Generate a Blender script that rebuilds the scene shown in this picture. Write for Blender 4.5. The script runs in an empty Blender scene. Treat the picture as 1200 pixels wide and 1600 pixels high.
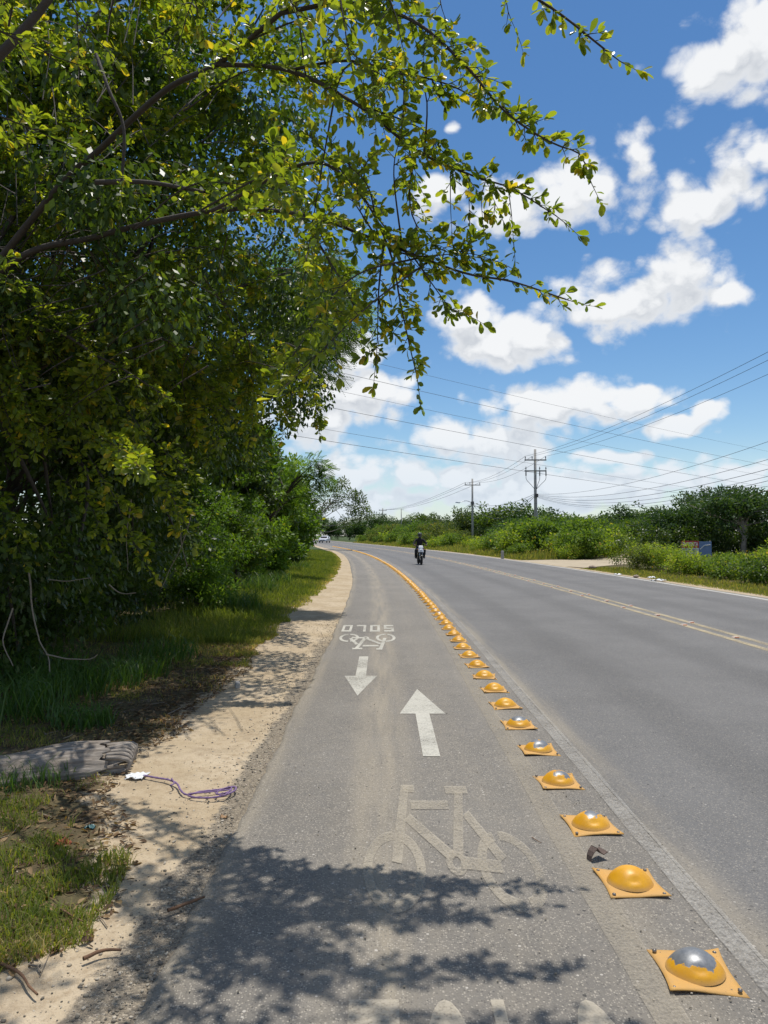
import bpy, bmesh, math
import numpy as np
from mathutils import Vector, Matrix, Euler
R = math.radians
rng = np.random.default_rng(11)
sc = bpy.context.scene
col = sc.collection

# ------------------------------------------------------------------ camera
F, HY, EYE = 1110.0, 837.0, 1.6
PITCH = math.atan((HY - 800) / F)
cam_d = bpy.data.cameras.new('camera')
cam = bpy.data.objects.new('camera', cam_d)
col.objects.link(cam)
cam.location = (0, 0, EYE)
cam.rotation_euler = (math.pi / 2 + PITCH, 0, 0)
cam_d.sensor_fit = 'VERTICAL'
cam_d.sensor_height = 36.0
cam_d.sensor_width = 27.0
cam_d.lens = 36.0 * F / 1600
cam_d.clip_start = 0.05
cam_d.clip_end = 8000
sc.camera = cam

# ------------------------------------------------------------------ colour management
sc.view_settings.view_transform = 'Standard'
sc.view_settings.look = 'None'
sc.view_settings.gamma = 1
sc.view_settings.exposure = 0.0
sc.view_settings.use_curve_mapping = False
sc.cycles.max_bounces = 8
sc.cycles.transparent_max_bounces = 8
sc.cycles.use_denoising = True

# ------------------------------------------------------------------ sun
SUN = Vector((0.10, 0.21, 1.0)).normalized()
sl = bpy.data.lights.new('sun', 'SUN')
sl.energy = 4.3
sl.angle = R(0.53)
sl.color = (1.0, 0.955, 0.88)
so = bpy.data.objects.new('sun', sl)
so.rotation_euler = SUN.to_track_quat('Z', 'Y').to_euler()
so.location = (5, 10, 40)
col.objects.link(so)

# ------------------------------------------------------------------ small node helper
class NT:
    def __init__(self, nt):
        self.nt = nt
        nt.nodes.clear()
    def n(self, typ, ins=None, **props):
        nd = self.nt.nodes.new(typ)
        for k, v in props.items():
            setattr(nd, k, v)
        if ins:
            for k, v in (ins.items() if isinstance(ins, dict) else enumerate(ins)):
                if v is None:
                    continue
                s = nd.inputs[k]
                if isinstance(v, bpy.types.NodeSocket):
                    self.nt.links.new(v, s)
                else:
                    if getattr(s, 'type', '') == 'RGBA' and not isinstance(v, (int, float)) and len(v) == 3:
                        v = (*v, 1.0)
                    s.default_value = v
        return nd
    def m(self, op, a, b=None, c=None, clamp=False):
        nd = self.n('ShaderNodeMath', [a, b, c], operation=op)
        nd.use_clamp = clamp
        return nd.outputs[0]
    def vm(self, op, a, b=None):
        return self.n('ShaderNodeVectorMath', [a, b], operation=op)
    def mix(self, f, a, b, blend='MIX'):
        nd = self.n('ShaderNodeMix', data_type='RGBA', blend_type=blend)
        for i, v in ((0, f), (6, a), (7, b)):
            s = nd.inputs[i]
            if isinstance(v, bpy.types.NodeSocket):
                self.nt.links.new(v, s)
            else:
                s.default_value = v if isinstance(v, (int, float)) else ((*v, 1.0) if len(v) == 3 else v)
        return nd.outputs[2]
    def ss(self, v, lo, hi, a=0.0, b=1.0):
        nd = self.n('ShaderNodeMapRange', interpolation_type='SMOOTHSTEP')
        for i, x in ((0, v), (1, lo), (2, hi), (3, a), (4, b)):
            s = nd.inputs[i]
            if isinstance(x, bpy.types.NodeSocket):
                self.nt.links.new(x, s)
            else:
                s.default_value = x
        return nd.outputs[0]
    def noise(self, vec, scale, detail=4, rough=0.55, out=0):
        return self.n('ShaderNodeTexNoise', {'Vector': vec, 'Scale': scale, 'Detail': detail, 'Roughness': rough}).outputs[out]
    def ramp(self, f, stops):
        nd = self.n('ShaderNodeValToRGB', [f])
        el = nd.color_ramp.elements
        while len(el) < len(stops):
            el.new(0.5)
        for e, (p, c) in zip(el, stops):
            e.position = p
            e.color = (*c, 1.0)
        return nd.outputs[0]
    def link(self, a, b):
        self.nt.links.new(a, b)

def ray(px, py):
    x, y = (px - 600) / F, (800 - py) / F
    c, s = math.cos(PITCH), math.sin(PITCH)
    return Vector((x, c - y * s, s + y * c))

# ------------------------------------------------------------------ world: physical sky with cumulus
world = bpy.data.worlds.new('World')
sc.world = world
world.use_nodes = True
w = NT(world.node_tree)
sky = w.n('ShaderNodeTexSky', sky_type='NISHITA')
sky.sun_disc = False
sky.sun_elevation = math.asin(SUN.z)
sky.sun_rotation = math.atan2(SUN.x, SUN.y)
sky.air_density = 1.0
sky.dust_density = 0.1
sky.ozone_density = 2.0
sky.altitude = 10

# cumulus (photo position and half extent, turned into azimuth / elevation on the sky)
CL = [(1120, 105, 105, 60), (1180, 60, 80, 70), (1140, 290, 95, 62), (1190, 240, 60, 60), (1080, 320, 70, 30),
      (890, 315, 115, 52), (1000, 240, 34, 38), (780, 330, 95, 45), (690, 300, 50, 35), (700, 200, 18, 14),
      (1030, 452, 140, 66), (965, 480, 95, 55), (1150, 470, 45, 24),
      (790, 545, 120, 42), (740, 500, 70, 42), (835, 520, 60, 40),
      (900, 640, 135, 40), (780, 690, 95, 40), (980, 625, 75, 24), (700, 690, 40, 34),
      (1060, 665, 75, 20), (1115, 645, 26, 24),
      (570, 615, 75, 55), (500, 640, 90, 75), (560, 560, 50, 40),
      (550, 735, 55, 28), (640, 735, 62, 30), (640, 775, 170, 26), (960, 715, 55, 13),
      (920, 760, 190, 34), (800, 780, 220, 26), (1120, 750, 130, 30), (740, 745, 60, 30), (540, 790, 160, 24)]
grp = bpy.data.node_groups.new('cumulus_field', 'ShaderNodeTree')
grp.interface.new_socket('Vector', in_out='INPUT', socket_type='NodeSocketVector')
grp.interface.new_socket('Field', in_out='OUTPUT', socket_type='NodeSocketFloat')
g = NT(grp)
gi = g.n('NodeGroupInput').outputs[0]
sp = g.n('ShaderNodeSeparateXYZ', [gi])
az = g.m('ARCTAN2', sp.outputs[0], sp.outputs[1])
el = g.m('ARCSINE', sp.outputs[2])
pv = g.n('ShaderNodeCombineXYZ', [az, el, 0.0]).outputs[0]
warp = g.n('ShaderNodeTexNoise', {'Vector': gi, 'Scale': 7.0, 'Detail': 3.0, 'Roughness': 0.6}).outputs['Color']
wv = g.vm('SUBTRACT', warp, (0.5, 0.5, 0.5)).outputs[0]
wv = g.vm('MULTIPLY', wv, (0.09, 0.06, 0.0)).outputs[0]
pv = g.vm('ADD', pv, wv).outputs[0]
best = None
for (px, py, rx, ry) in CL:
    r0 = ray(px, py).normalized()
    a0, e0 = math.atan2(r0.x, r0.y), math.asin(r0.z)
    k = 1 / (F * math.sqrt(1 + ((px - 600) / F) ** 2 + ((HY - py) / F) ** 2))
    ix, iy = 1 / (rx * k), 1 / (ry * k)
    d = g.n('ShaderNodeVectorMath', [pv, (ix, iy, 0), (-a0 * ix, -e0 * iy, 0)], operation='MULTIPLY_ADD').outputs[0]
    q = g.vm('DOT_PRODUCT', d, d).outputs['Value']
    best = q if best is None else g.m('MINIMUM', best, q)
best = g.m('SUBTRACT', 1.0, g.m('SQRT', best))
# the same kind of scattered cumulus goes on round the rest of the sky
vor = g.n('ShaderNodeTexVoronoi', {'Vector': g.vm('MULTIPLY', pv, (1.0, 1.9, 1.0)).outputs[0], 'Scale': 2.6}, feature='SMOOTH_F1', voronoi_dimensions='2D')
other = g.m('SUBTRACT', 0.52, g.m('MULTIPLY', vor.outputs['Distance'], 1.55))
out_of = g.ss(g.m('ABSOLUTE', az), 0.58, 0.74)
high = g.ss(el, 0.72, 0.85)
beyond = g.m('MAXIMUM', out_of, high)
best = g.m('MAXIMUM', best, g.m('SUBTRACT', other, g.m('MULTIPLY', g.m('SUBTRACT', 1.0, beyond), 6.0)))
fb = g.n('ShaderNodeTexNoise', {'Vector': g.vm('MULTIPLY', gi, (1.0, 1.0, 1.35)).outputs[0], 'Scale': 13.0, 'Detail': 8.0, 'Roughness': 0.62, 'Distortion': 0.2}).outputs[0]
bil = g.n('ShaderNodeTexVoronoi', {'Vector': g.vm('ADD', g.vm('MULTIPLY', gi, (1.0, 1.0, 1.25)).outputs[0], g.vm('MULTIPLY', warp, (0.05, 0.05, 0.05)).outputs[0]).outputs[0], 'Scale': 24.0, 'Detail': 1.0, 'Roughness': 0.5}, feature='F1').outputs['Distance']
best = g.m('ADD', best, g.m('MULTIPLY', g.m('SUBTRACT', 0.66, bil), 0.85))
best = g.m('ADD', best, g.m('MULTIPLY', g.m('SUBTRACT', fb, 0.5), 2.0))
go = g.n('NodeGroupOutput')
g.link(best, go.inputs[0])

tc = w.n('ShaderNodeTexCoord').outputs['Generated']
def field(vec):
    nd = w.n('ShaderNodeGroup')
    nd.node_tree = grp
    w.link(vec, nd.inputs[0])
    return nd.outputs[0]
f0 = field(tc)
f1 = field(w.vm('ADD', tc, (0.006, 0.0, 0.028)).outputs[0])
mask = w.ss(f0, -0.26, 0.42)
lit = w.ss(w.m('SUBTRACT', f0, f1), -0.45, 0.50)
thick = w.ss(f0, 0.1, 1.1)
lit = w.m('MAXIMUM', lit, w.m('SUBTRACT', 0.75, w.m('MULTIPLY', thick, 0.65)))
ccol = w.mix(lit, (0.50, 0.54, 0.60), (0.93, 0.94, 0.95))
zc = w.n('ShaderNodeSeparateXYZ', [tc]).outputs[2]
low = w.ss(zc, 0.02, 0.2)
ccol = w.mix(low, w.mix(0.5, ccol, (0.60, 0.73, 0.88)), ccol)
mask = w.m('MULTIPLY', mask, 0.97)
veil = w.ss(zc, 0.14, -0.02, 0.0, 0.50)
ccol = w.mix(w.m('MULTIPLY', veil, w.m('SUBTRACT', 1.0, mask)), ccol, (0.44, 0.64, 0.90))
mask = w.m('MAXIMUM', mask, veil)
skc = w.n('ShaderNodeHueSaturation', {'Saturation': 1.22, 'Value': 1.0, 'Color': sky.outputs[0]}).outputs[0]
b1 = w.n('ShaderNodeBackground', [skc, 0.118])
b2 = w.n('ShaderNodeBackground', [ccol, 1.0])
mx = w.n('ShaderNodeMixShader', [mask, b1.outputs[0], b2.outputs[0]])
wo = w.n('ShaderNodeOutputWorld')
w.link(mx.outputs[0], wo.inputs[0])
world.cycles.sampling_method = 'MANUAL'
world.cycles.sample_map_resolution = 512

# ------------------------------------------------------------------ geometry helpers
def G(px, py, z=0.0):
    r = ray(px, py)
    t = (z - EYE) / r.z
    return Vector((r.x * t, r.y * t, z))
def P(px, py, d):
    r = ray(px, py)
    t = d / r.y
    return Vector((r.x * t, d, EYE + r.z * t))
def proj(a):
    a = np.asarray(a, float)
    c, s = math.cos(PITCH), math.sin(PITCH)
    z = a[..., 2] - EYE
    fw = a[..., 1] * c + z * s
    up = -a[..., 1] * s + z * c
    fw = np.where(fw < 0.05, 0.05, fw)
    return 600 + F * a[..., 0] / fw, 800 - F * up / fw

def shift(Y):
    """sideways bend of the road at distance Y"""
    Y = np.asarray(Y, float)
    c = np.clip(Y, 8, 85)
    s = -(c - 8) ** 2 / (2 * 520.0)
    return s - np.maximum(Y - 85, 0) * (77 / 520.0)

_ph = rng.uniform(0, 6.28, (40,))
def n1(x, k=1.0, seed=0, octv=4):
    x = np.asarray(x, float)
    r = 0
    for i in range(octv):
        r = r + np.sin(x * k * 2.1 ** i + _ph[(seed * 7 + i) % 40] + 1.3 * np.sin(x * k * 2.1 ** i * 0.37 + seed)) / 1.7 ** i
    return r / 2.2
def n2(x, y, k=1.0, seed=0, octv=4):
    x = np.asarray(x, float); y = np.asarray(y, float)
    r = 0
    for i in range(octv):
        kk = k * 2.0 ** i
        a = 0.7 * i + seed
        u = (x * math.cos(a) - y * math.sin(a)) * kk
        v = (x * math.sin(a) + y * math.cos(a)) * kk
        r = r + np.sin(u + _ph[(seed * 5 + i) % 40] + 1.1 * np.sin(v * 0.8 + seed)) * np.cos(v + _ph[(seed * 3 + i + 9) % 40] + np.sin(u * .7)) / 1.6 ** i
    return r / 1.6

def mesh_np(name, V, Q, tint=None, uv=None, smooth=False):
    V = np.asarray(V, np.float32).reshape(-1, 3)
    Q = np.asarray(Q, np.int32)
    k = Q.shape[1]
    me = bpy.data.meshes.new(name)
    me.vertices.add(len(V)); me.vertices.foreach_set('co', V.ravel())
    me.loops.add(Q.size); me.loops.foreach_set('vertex_index', Q.ravel())
    me.polygons.add(len(Q)); me.polygons.foreach_set('loop_start', np.arange(0, Q.size, k, dtype=np.int32))
    if smooth:
        me.polygons.foreach_set('use_smooth', np.ones(len(Q), bool))
    me.update(calc_edges=True)
    if tint is not None:
        if not isinstance(tint, dict):
            tint = {'tint': tint}
        for nm, arr in tint.items():
            at = me.attributes.new(nm, 'FLOAT', 'POINT')
            at.data.foreach_set('value', np.asarray(arr, np.float32))
    if uv is not None:
        l = me.uv_layers.new(name='UVMap')
        l.data.foreach_set('uv', np.asarray(uv, np.float32)[Q.ravel()].ravel())
    return me

def link(name, me, mat=None, parent=None, loc=(0, 0, 0)):
    o = bpy.data.objects.new(name, me)
    col.objects.link(o)
    if mat is not None and me is not None and not me.materials:
        me.materials.append(mat)
    o.location = loc
    if parent is not None:
        o.parent = parent
    return o
def tag(o, label, cat, group=None, kind=None):
    o['label'] = label
    o['category'] = cat
    if group: o['group'] = group
    if kind: o['kind'] = kind
    return o
def thing(name, label, cat, loc=(0, 0, 0), rz=0.0, group=None):
    o = bpy.data.objects.new(name, None)
    o.empty_display_size = 0.2
    col.objects.link(o)
    o.location = loc
    o.rotation_euler = (0, 0, rz)
    return tag(o, label, cat, group)
kids = {}
def copy_thing(src, label, loc, rz=0.0, scale=(1, 1, 1), group=None):
    r = src.copy(); col.objects.link(r)
    r.location = loc; r.rotation_euler = (0, 0, rz); r.scale = scale
    r['label'] = label
    if group: r['group'] = group
    for ch in list(kids.get(src.name, src.children)):
        c = ch.copy(); col.objects.link(c); c.parent = r
        for gch in list(ch.children):
            d = gch.copy(); col.objects.link(d); d.parent = c
    return r

class MB:
    """collects simple solids into one mesh"""
    def __init__(self):
        self.v = []; self.f = []
    def add(self, vs, fs):
        o = len(self.v)
        self.v += [tuple(map(float, p)) for p in vs]
        self.f += [tuple(i + o for i in q) for q in fs]
        return self
    def box(self, c, s, rot=None, taper=1.0):
        vs = []
        for z in (-.5, .5):
            for (x, y) in ((-.5, -.5), (.5, -.5), (.5, .5), (-.5, .5)):
                k = taper if z > 0 else 1.0
                p = Vector((x * s[0] * k, y * s[1] * k, z * s[2]))
                if rot is not None: p = Euler(rot).to_matrix() @ p
                vs.append(p + Vector(c))
        return self.add(vs, [(3, 2, 1, 0), (4, 5, 6, 7), (0, 1, 5, 4), (1, 2, 6, 5), (2, 3, 7, 6), (3, 0, 4, 7)])
    def tube(self, pts, rad, n=8, cap=True):
        pts = [Vector(p) for p in pts]
        if not isinstance(rad, (list, tuple, np.ndarray)): rad = [rad] * len(pts)
        vs, fs = [], []
        up = None
        for i, p in enumerate(pts):
            t = (pts[min(i + 1, len(pts) - 1)] - pts[max(i - 1, 0)]).normalized()
            if up is None:
                up = Vector((0, 0, 1)) if abs(t.z) < .9 else Vector((1, 0, 0))
            sx = t.cross(up).normalized(); up = sx.cross(t).normalized()
            for k in range(n):
                a = 2 * math.pi * k / n
                vs.append(p + (sx * math.cos(a) + up * math.sin(a)) * rad[i])
        for i in range(len(pts) - 1):
            for k in range(n):
                a, b = i * n + k, i * n + (k + 1) % n
                fs.append((a, b, b + n, a + n))
        if cap:
            fs.append(tuple(range(n - 1, -1, -1)))
            fs.append(tuple((len(pts) - 1) * n + k for k in range(n)))
        return self.add(vs, fs)
    def ball(self, c, r, nu=12, nv=8, z0=-1.0):
        if not isinstance(r, (list, tuple)): r = (r, r, r)
        vs, fs = [], []
        for j in range(nv + 1):
            th = math.acos(max(-1, min(1, 1 - (1 - z0) * j / nv)))
            for i in range(nu):
                a = 2 * math.pi * i / nu
                vs.append((c[0] + r[0] * math.sin(th) * math.cos(a), c[1] + r[1] * math.sin(th) * math.sin(a), c[2] + r[2] * math.cos(th)))
        for j in range(nv):
            for i in range(nu):
                a, b = j * nu + i, j * nu + (i + 1) % nu
                fs.append((a, a + nu, b + nu, b))
        return self.add(vs, fs)
    def torus(self, c, R0, r, axis='X', n=24, m=8, sq=1.0):
        vs, fs = [], []
        for i in range(n):
            a = 2 * math.pi * i / n
            for j in range(m):
                b = 2 * math.pi * j / m
                q = (R0 + r * math.cos(b)); h = r * sq * math.sin(b)
                if axis == 'X': p = (h, q * math.cos(a), q * math.sin(a))
                else: p = (q * math.cos(a), q * math.sin(a), h)
                vs.append(Vector(p) + Vector(c))
        for i in range(n):
            for j in range(m):
                a, b = i * m + j, i * m + (j + 1) % m
                c2, d = ((i + 1) % n) * m + j, ((i + 1) % n) * m + (j + 1) % m
                fs.append((a, c2, d, b))
        return self.add(vs, fs)
    def mesh(self, name, smooth=False):
        me = bpy.data.meshes.new(name)
        me.from_pydata(self.v, [], self.f)
        bm = bmesh.new(); bm.from_mesh(me)
        bmesh.ops.recalc_face_normals(bm, faces=bm.faces)
        bm.to_mesh(me); bm.free()
        if smooth:
            me.polygons.foreach_set('use_smooth', [True] * len(me.polygons))
        return me
    def build(self, name, mat, parent=None, smooth=False):
        return link(name, self.mesh(name, smooth), mat, parent)

def catmull(pts, step=0.06):
    pts = [np.array(p, float) for p in pts]
    pts = [2 * pts[0] - pts[1]] + pts + [2 * pts[-1] - pts[-2]]
    out = []
    for i in range(1, len(pts) - 2):
        p0, p1, p2, p3 = pts[i - 1:i + 3]
        n = max(2, int(np.linalg.norm(p2 - p1) / step))
        for k in range(n):
            t = k / n
            out.append(0.5 * (2 * p1 + (p2 - p0) * t + (2 * p0 - 5 * p1 + 4 * p2 - p3) * t * t + (3 * p1 - p0 - 3 * p2 + p3) * t ** 3))
    out.append(pts[-2])
    return np.array(out)

class Tubes:
    """many thin tubes, vectorless but light"""
    def __init__(self, n=4):
        self.V = []; self.Q = []; self.o = 0; self.n = n
    def add(self, pts, rad):
        pts = np.asarray(pts, float); k = len(pts); n = self.n
        rad = np.broadcast_to(np.asarray(rad, float), (k,))
        t = np.gradient(pts, axis=0); t /= np.linalg.norm(t, axis=1)[:, None] + 1e-9
        ref = np.array([0.31, 0.2, 0.93]) if abs(t[0, 2]) < .8 else np.array([1, .1, .2])
        a = np.cross(t, ref); a /= np.linalg.norm(a, axis=1)[:, None] + 1e-9
        b = np.cross(t, a)
        ang = np.arange(n) * 2 * math.pi / n
        ring = pts[:, None, :] + rad[:, None, None] * (a[:, None, :] * np.cos(ang)[None, :, None] + b[:, None, :] * np.sin(ang)[None, :, None])
        self.V.append(ring.reshape(-1, 3))
        i = np.arange(k - 1)[:, None] * n + np.arange(n)[None, :]
        j = np.arange(k - 1)[:, None] * n + (np.arange(n)[None, :] + 1) % n
        self.Q.append(np.stack([i, j, j + n, i + n], -1).reshape(-1, 4) + self.o)
        self.o += k * n
    def mesh(self, name):
        return mesh_np(name, np.concatenate(self.V), np.concatenate(self.Q), smooth=True)

def norm(a):
    return a / (np.linalg.norm(a, axis=-1, keepdims=True) + 1e-9)
def leaf_arrays(Pp, D, N, L, W, tint, fold=0.35, simple=False):
    """leaf blades: base point, direction, normal hint, length, width"""
    D = norm(D); S = norm(np.cross(D, N)); N = np.cross(S, D)
    L = L[:, None]; W = W[:, None]
    if simple:
        v = np.stack([Pp, Pp + D * L * .5 - S * W * .5, Pp + D * L, Pp + D * L * .55 + S * W * .5], 1)
        n = len(Pp)
        q = np.arange(n)[:, None] * 4 + np.arange(4)[None, :]
        return v.reshape(-1, 3), q, np.repeat(tint, 4)
    h = N * fold
    dn = N * L * .07
    o_ = lambda y, w_, sg: Pp + D * L * y + (S * sg + h) * W * w_ - dn * y * y
    m_ = Pp + D * L * .5 - dn * .25
    t = Pp + D * L - dn
    v = np.stack([Pp, o_(.30, .30, -1), o_(.62, .50, -1), o_(.88, .36, -1), t, o_(.88, .36, 1), o_(.62, .50, 1), o_(.30, .30, 1), m_], 1)
    n = len(Pp)
    k = np.arange(n)[:, None] * 9
    q = np.concatenate([k + np.array([f_]) for f_ in ((0, 1, 2, 8), (8, 2, 3, 4), (8, 4, 5, 6), (0, 8, 6, 7))])
    return v.reshape(-1, 3), q, np.repeat(tint, 9)

# ------------------------------------------------------------------ materials
MATS = {}
def newmat(name):
    m = bpy.data.materials.new(name)
    m.use_nodes = True
    MATS[name] = m
    return m, NT(m.node_tree)
def fin(nt, shader, disp=None):
    o = nt.n('ShaderNodeOutputMaterial')
    nt.link(shader, o.inputs[0])
    if disp is not None: nt.link(disp, o.inputs[2])
def bumpn(nt, h, strength=0.5, dist=0.01):
    return nt.n('ShaderNodeBump', {'Height': h, 'Strength': strength, 'Distance': dist}).outputs[0]
def plain(name, c, rough=0.6, metal=0.0, var=0.15, scale=8.0, bump=0.0, spec=0.5):
    m, t = newmat(name)
    oc = t.n('ShaderNodeTexCoord').outputs['Object']
    nz = t.noise(oc, scale, 5, 0.6)
    cc = t.mix(nz, tuple(x * (1 - var) for x in c), tuple(min(1, x * (1 + var)) for x in c))
    b = t.n('ShaderNodeBsdfPrincipled', {'Base Color': cc, 'Roughness': rough, 'Metallic': metal, 'Specular IOR Level': spec})
    if bump:
        t.link(bumpn(t, t.noise(oc, scale * 6, 4), 0.6, bump), b.inputs['Normal'])
    fin(t, b.outputs[0])
    return m

def leafmat(name, dark, mid, light, trans=0.4, rough=0.42, spec=0.35, tsat=1.0):
    m, t = newmat(name)
    at = t.n('ShaderNodeAttribute', attribute_name='tint').outputs['Fac']
    c = t.ramp(at, [(0.0, dark), (0.55, mid), (0.93, light), (1.0, (light[0] * 1.5, light[1] * 1.05, light[2]))])
    b = t.n('ShaderNodeBsdfPrincipled', {'Base Color': c, 'Roughness': rough, 'Specular IOR Level': spec})
    tc_ = t.mix(1.0, c, (2.5 * tsat, 2.35, 0.75), 'MULTIPLY')
    tr = t.n('ShaderNodeBsdfTranslucent', {'Color': tc_})
    mx_ = t.n('ShaderNodeMixShader', [trans, b.outputs[0], tr.outputs[0]])
    fin(t, mx_.outputs[0])
    return m
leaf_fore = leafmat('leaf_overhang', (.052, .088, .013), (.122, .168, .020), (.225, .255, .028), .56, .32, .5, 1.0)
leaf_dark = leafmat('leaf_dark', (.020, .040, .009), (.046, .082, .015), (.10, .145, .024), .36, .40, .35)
leaf_mid = leafmat('leaf_mid', (.030, .062, .010), (.066, .118, .016), (.125, .175, .022), .38, .5, .3)
leaf_bright = leafmat('leaf_bright', (.05, .105, .014), (.095, .175, .02), (.165, .24, .03), .38, .5, .3)
leaf_olive = leafmat('leaf_olive', (.035, .065, .018), (.07, .11, .03), (.12, .15, .045), .3, .55, .25)
leaf_far = leafmat('leaf_far', (.02, .048, .016), (.042, .085, .024), (.08, .13, .035), .28, .6, .2)
leaf_weed = leafmat('leaf_weed', (.10, .16, .02), (.18, .25, .034), (.32, .33, .09), .42, .55, .2)
bush_mid = leafmat('leaf_bush', (.045, .090, .018), (.085, .15, .028), (.15, .205, .045), .36, .55, .2)
bush_bright = leafmat('leaf_bush_bright', (.062, .115, .02), (.115, .185, .032), (.21, .25, .06), .38, .55, .2)
bush_olive = leafmat('leaf_bush_olive', (.06, .09, .024), (.115, .15, .042), (.19, .20, .07), .34, .6, .2)
grass_mat = leafmat('grass_blades', (.07, .115, .018), (.17, .20, .045), (.40, .31, .15), .42, .55, .2)
grass_tall = leafmat('tall_grass_blades', (.03, .075, .014), (.06, .125, .024), (.14, .18, .05), .36, .42, .4)
litter_mat = leafmat('dry_leaf_litter', (.05, .03, .017), (.14, .085, .045), (.30, .21, .11), .15, .7, .2)
bark_dark = plain('bark_dark', (.055, .043, .034), .85, var=.5, scale=14, bump=.01)
bark_pale = plain('bark_pale', (.26, .23, .19), .85, var=.35, scale=9, bump=.01)
vine_mat = plain('vine_stem', (.22, .18, .135), .85, var=.4, scale=20)

def asphalt(name, base, warm, speck, dust, tracks=()):
    m, t = newmat(name)
    oc = t.n('ShaderNodeTexCoord').outputs['Object']
    uvn = t.n('ShaderNodeUVMap', uv_map='UVMap').outputs[0]
    us = t.n('ShaderNodeSeparateXYZ', [uvn])
    u = us.outputs[0]
    big = t.noise(oc, 0.7, 5, 0.6)
    mid = t.noise(oc, 9.0, 4, 0.6)
    c = t.mix(t.ss(big, .3, .7), tuple(x * .86 for x in base), tuple(x * 1.12 for x in base))
    c = t.mix(t.m('MULTIPLY', t.ss(mid, .35, .7), .35), c, warm)
    for (uc, wd, amt) in tracks:                        # tyre polished wheel tracks
        dd = t.m('ABSOLUTE', t.m('SUBTRACT', t.m('ADD', u, t.m('MULTIPLY', t.m('SUBTRACT', big, .5), .25)), uc))
        c = t.mix(t.m('MULTIPLY', t.ss(dd, wd, wd * .2), amt), c, tuple(x * .62 for x in base))
    pat = t.noise(t.vm('MULTIPLY', uvn, (.8, .16, 0)).outputs[0], 1.0, 3, .5)
    c = t.mix(t.m('MULTIPLY', t.ss(pat, .56, .60), .16), c, tuple(x * .6 for x in base))
    # dust blown into streaks along the lane
    lw = t.vm('MULTIPLY', uvn, (5.0, 0.35, 0)).outputs[0]
    st = t.noise(lw, 1.6, 4, .55)
    pieces = None
    for (uc, wd, amt) in dust:
        dd = t.m('ABSOLUTE', t.m('SUBTRACT', t.m('ADD', u, t.m('MULTIPLY', t.m('SUBTRACT', big, .5), .12)), uc))
        f_ = t.m('MULTIPLY', t.ss(dd, wd, 0.0), amt)
        pieces = f_ if pieces is None else t.m('MAXIMUM', pieces, f_)
    if pieces is not None:
        f_ = t.m('MULTIPLY', pieces, t.ss(st, .22, .68))
        c = t.mix(f_, c, (.40, .335, .235))
    vo = t.n('ShaderNodeTexVoronoi', {'Vector': oc, 'Scale': 120.0})
    vr = t.n('ShaderNodeSeparateColor', [vo.outputs['Color']])
    vd = vo.outputs['Distance']
    stone = t.m('MULTIPLY', t.ss(vd, .62, .30), 1.0)
    light = t.m('MULTIPLY', t.m('MULTIPLY', t.ss(vr.outputs[0], .38, 1.0), stone), speck)
    dark = t.m('MULTIPLY', t.m('MULTIPLY', t.ss(vr.outputs[1], .55, 1.0), stone), .55)
    c = t.mix(t.m('MULTIPLY', light, .85), c, (.46, .41, .335))
    c = t.mix(dark, c, (.035, .034, .034))
    vo2 = t.n('ShaderNodeTexVoronoi', {'Vector': oc, 'Scale': 34.0})
    vr2 = t.n('ShaderNodeSeparateColor', [vo2.outputs['Color']])
    peb = t.m('MULTIPLY', t.ss(vr2.outputs[0], .93, .97), t.ss(vo2.outputs['Distance'], .24, .17))
    c = t.mix(t.m('MULTIPLY', peb, speck), c, (.50, .46, .40))
    holes = t.m('MULTIPLY', t.ss(vr2.outputs[1], .95, .985), t.ss(vo2.outputs['Distance'], .3, .2))
    c = t.mix(t.m('MULTIPLY', holes, .8), c, (.03, .029, .028))
    h = t.m('ADD', t.m('MULTIPLY', vd, -.8), t.m('MULTIPLY', t.noise(oc, 260, 2), .5))
    b = t.n('ShaderNodeBsdfPrincipled', {'Base Color': c, 'Roughness': .74, 'Specular IOR Level': .4, 'Normal': bumpn(t, h, .75, .005)})
    fin(t, b.outputs[0])
    return m
asph_lane = asphalt('asphalt_lane', (.172, .157, .136), (.21, .185, .15), .85, [(-.02, .34, .50), (.98, .25, .28), (-.78, .14, .45), (.5, .35, .10)])
asph_road = asphalt('asphalt_road', (.136, .131, .125), (.156, .149, .14), .55, [(9.7, .35, .5), (1.45, .22, .45), (5.5, .5, .18)], [(2.5, .42, .42), (4.2, .42, .42), (6.7, .42, .38), (8.3, .42, .38)])

def paint(name, c, cover, rough=.8, scale=48.0, opac=1.0):
    m, t = newmat(name)
    oc = t.n('ShaderNodeTexCoord').outputs['Object']
    nz = t.noise(oc, scale, 6, .7)
    lg = t.noise(oc, 2.2, 4, .6)
    vo = t.n('ShaderNodeTexVoronoi', {'Vector': oc, 'Scale': 95.0})
    val = t.m('ADD', t.m('ADD', t.m('MULTIPLY', nz, .75), t.m('MULTIPLY', lg, .6)), t.m('MULTIPLY', vo.outputs['Distance'], -.28))
    al = t.ss(val, .44 - cover * .5, 1.04 - cover * .5)
    cc = t.mix(lg, tuple(x * .85 for x in c), tuple(min(1, x * 1.12) for x in c))
    b = t.n('ShaderNodeBsdfPrincipled', {'Base Color': cc, 'Roughness': rough})
    tr = t.n('ShaderNodeBsdfTransparent')
    mx_ = t.n('ShaderNodeMixShader', [t.m('MULTIPLY', al, opac * min(1, .42 + cover * .62)), tr.outputs[0], b.outputs[0]])
    fin(t, mx_.outputs[0])
    return m
paint_white = paint('paint_white', (.55, .525, .45), .75)
paint_fade = paint('paint_faded', (.45, .395, .305), .55, opac=.85)
paint_letter = paint('paint_letter', (.46, .405, .315), .8, opac=.85)
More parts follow.
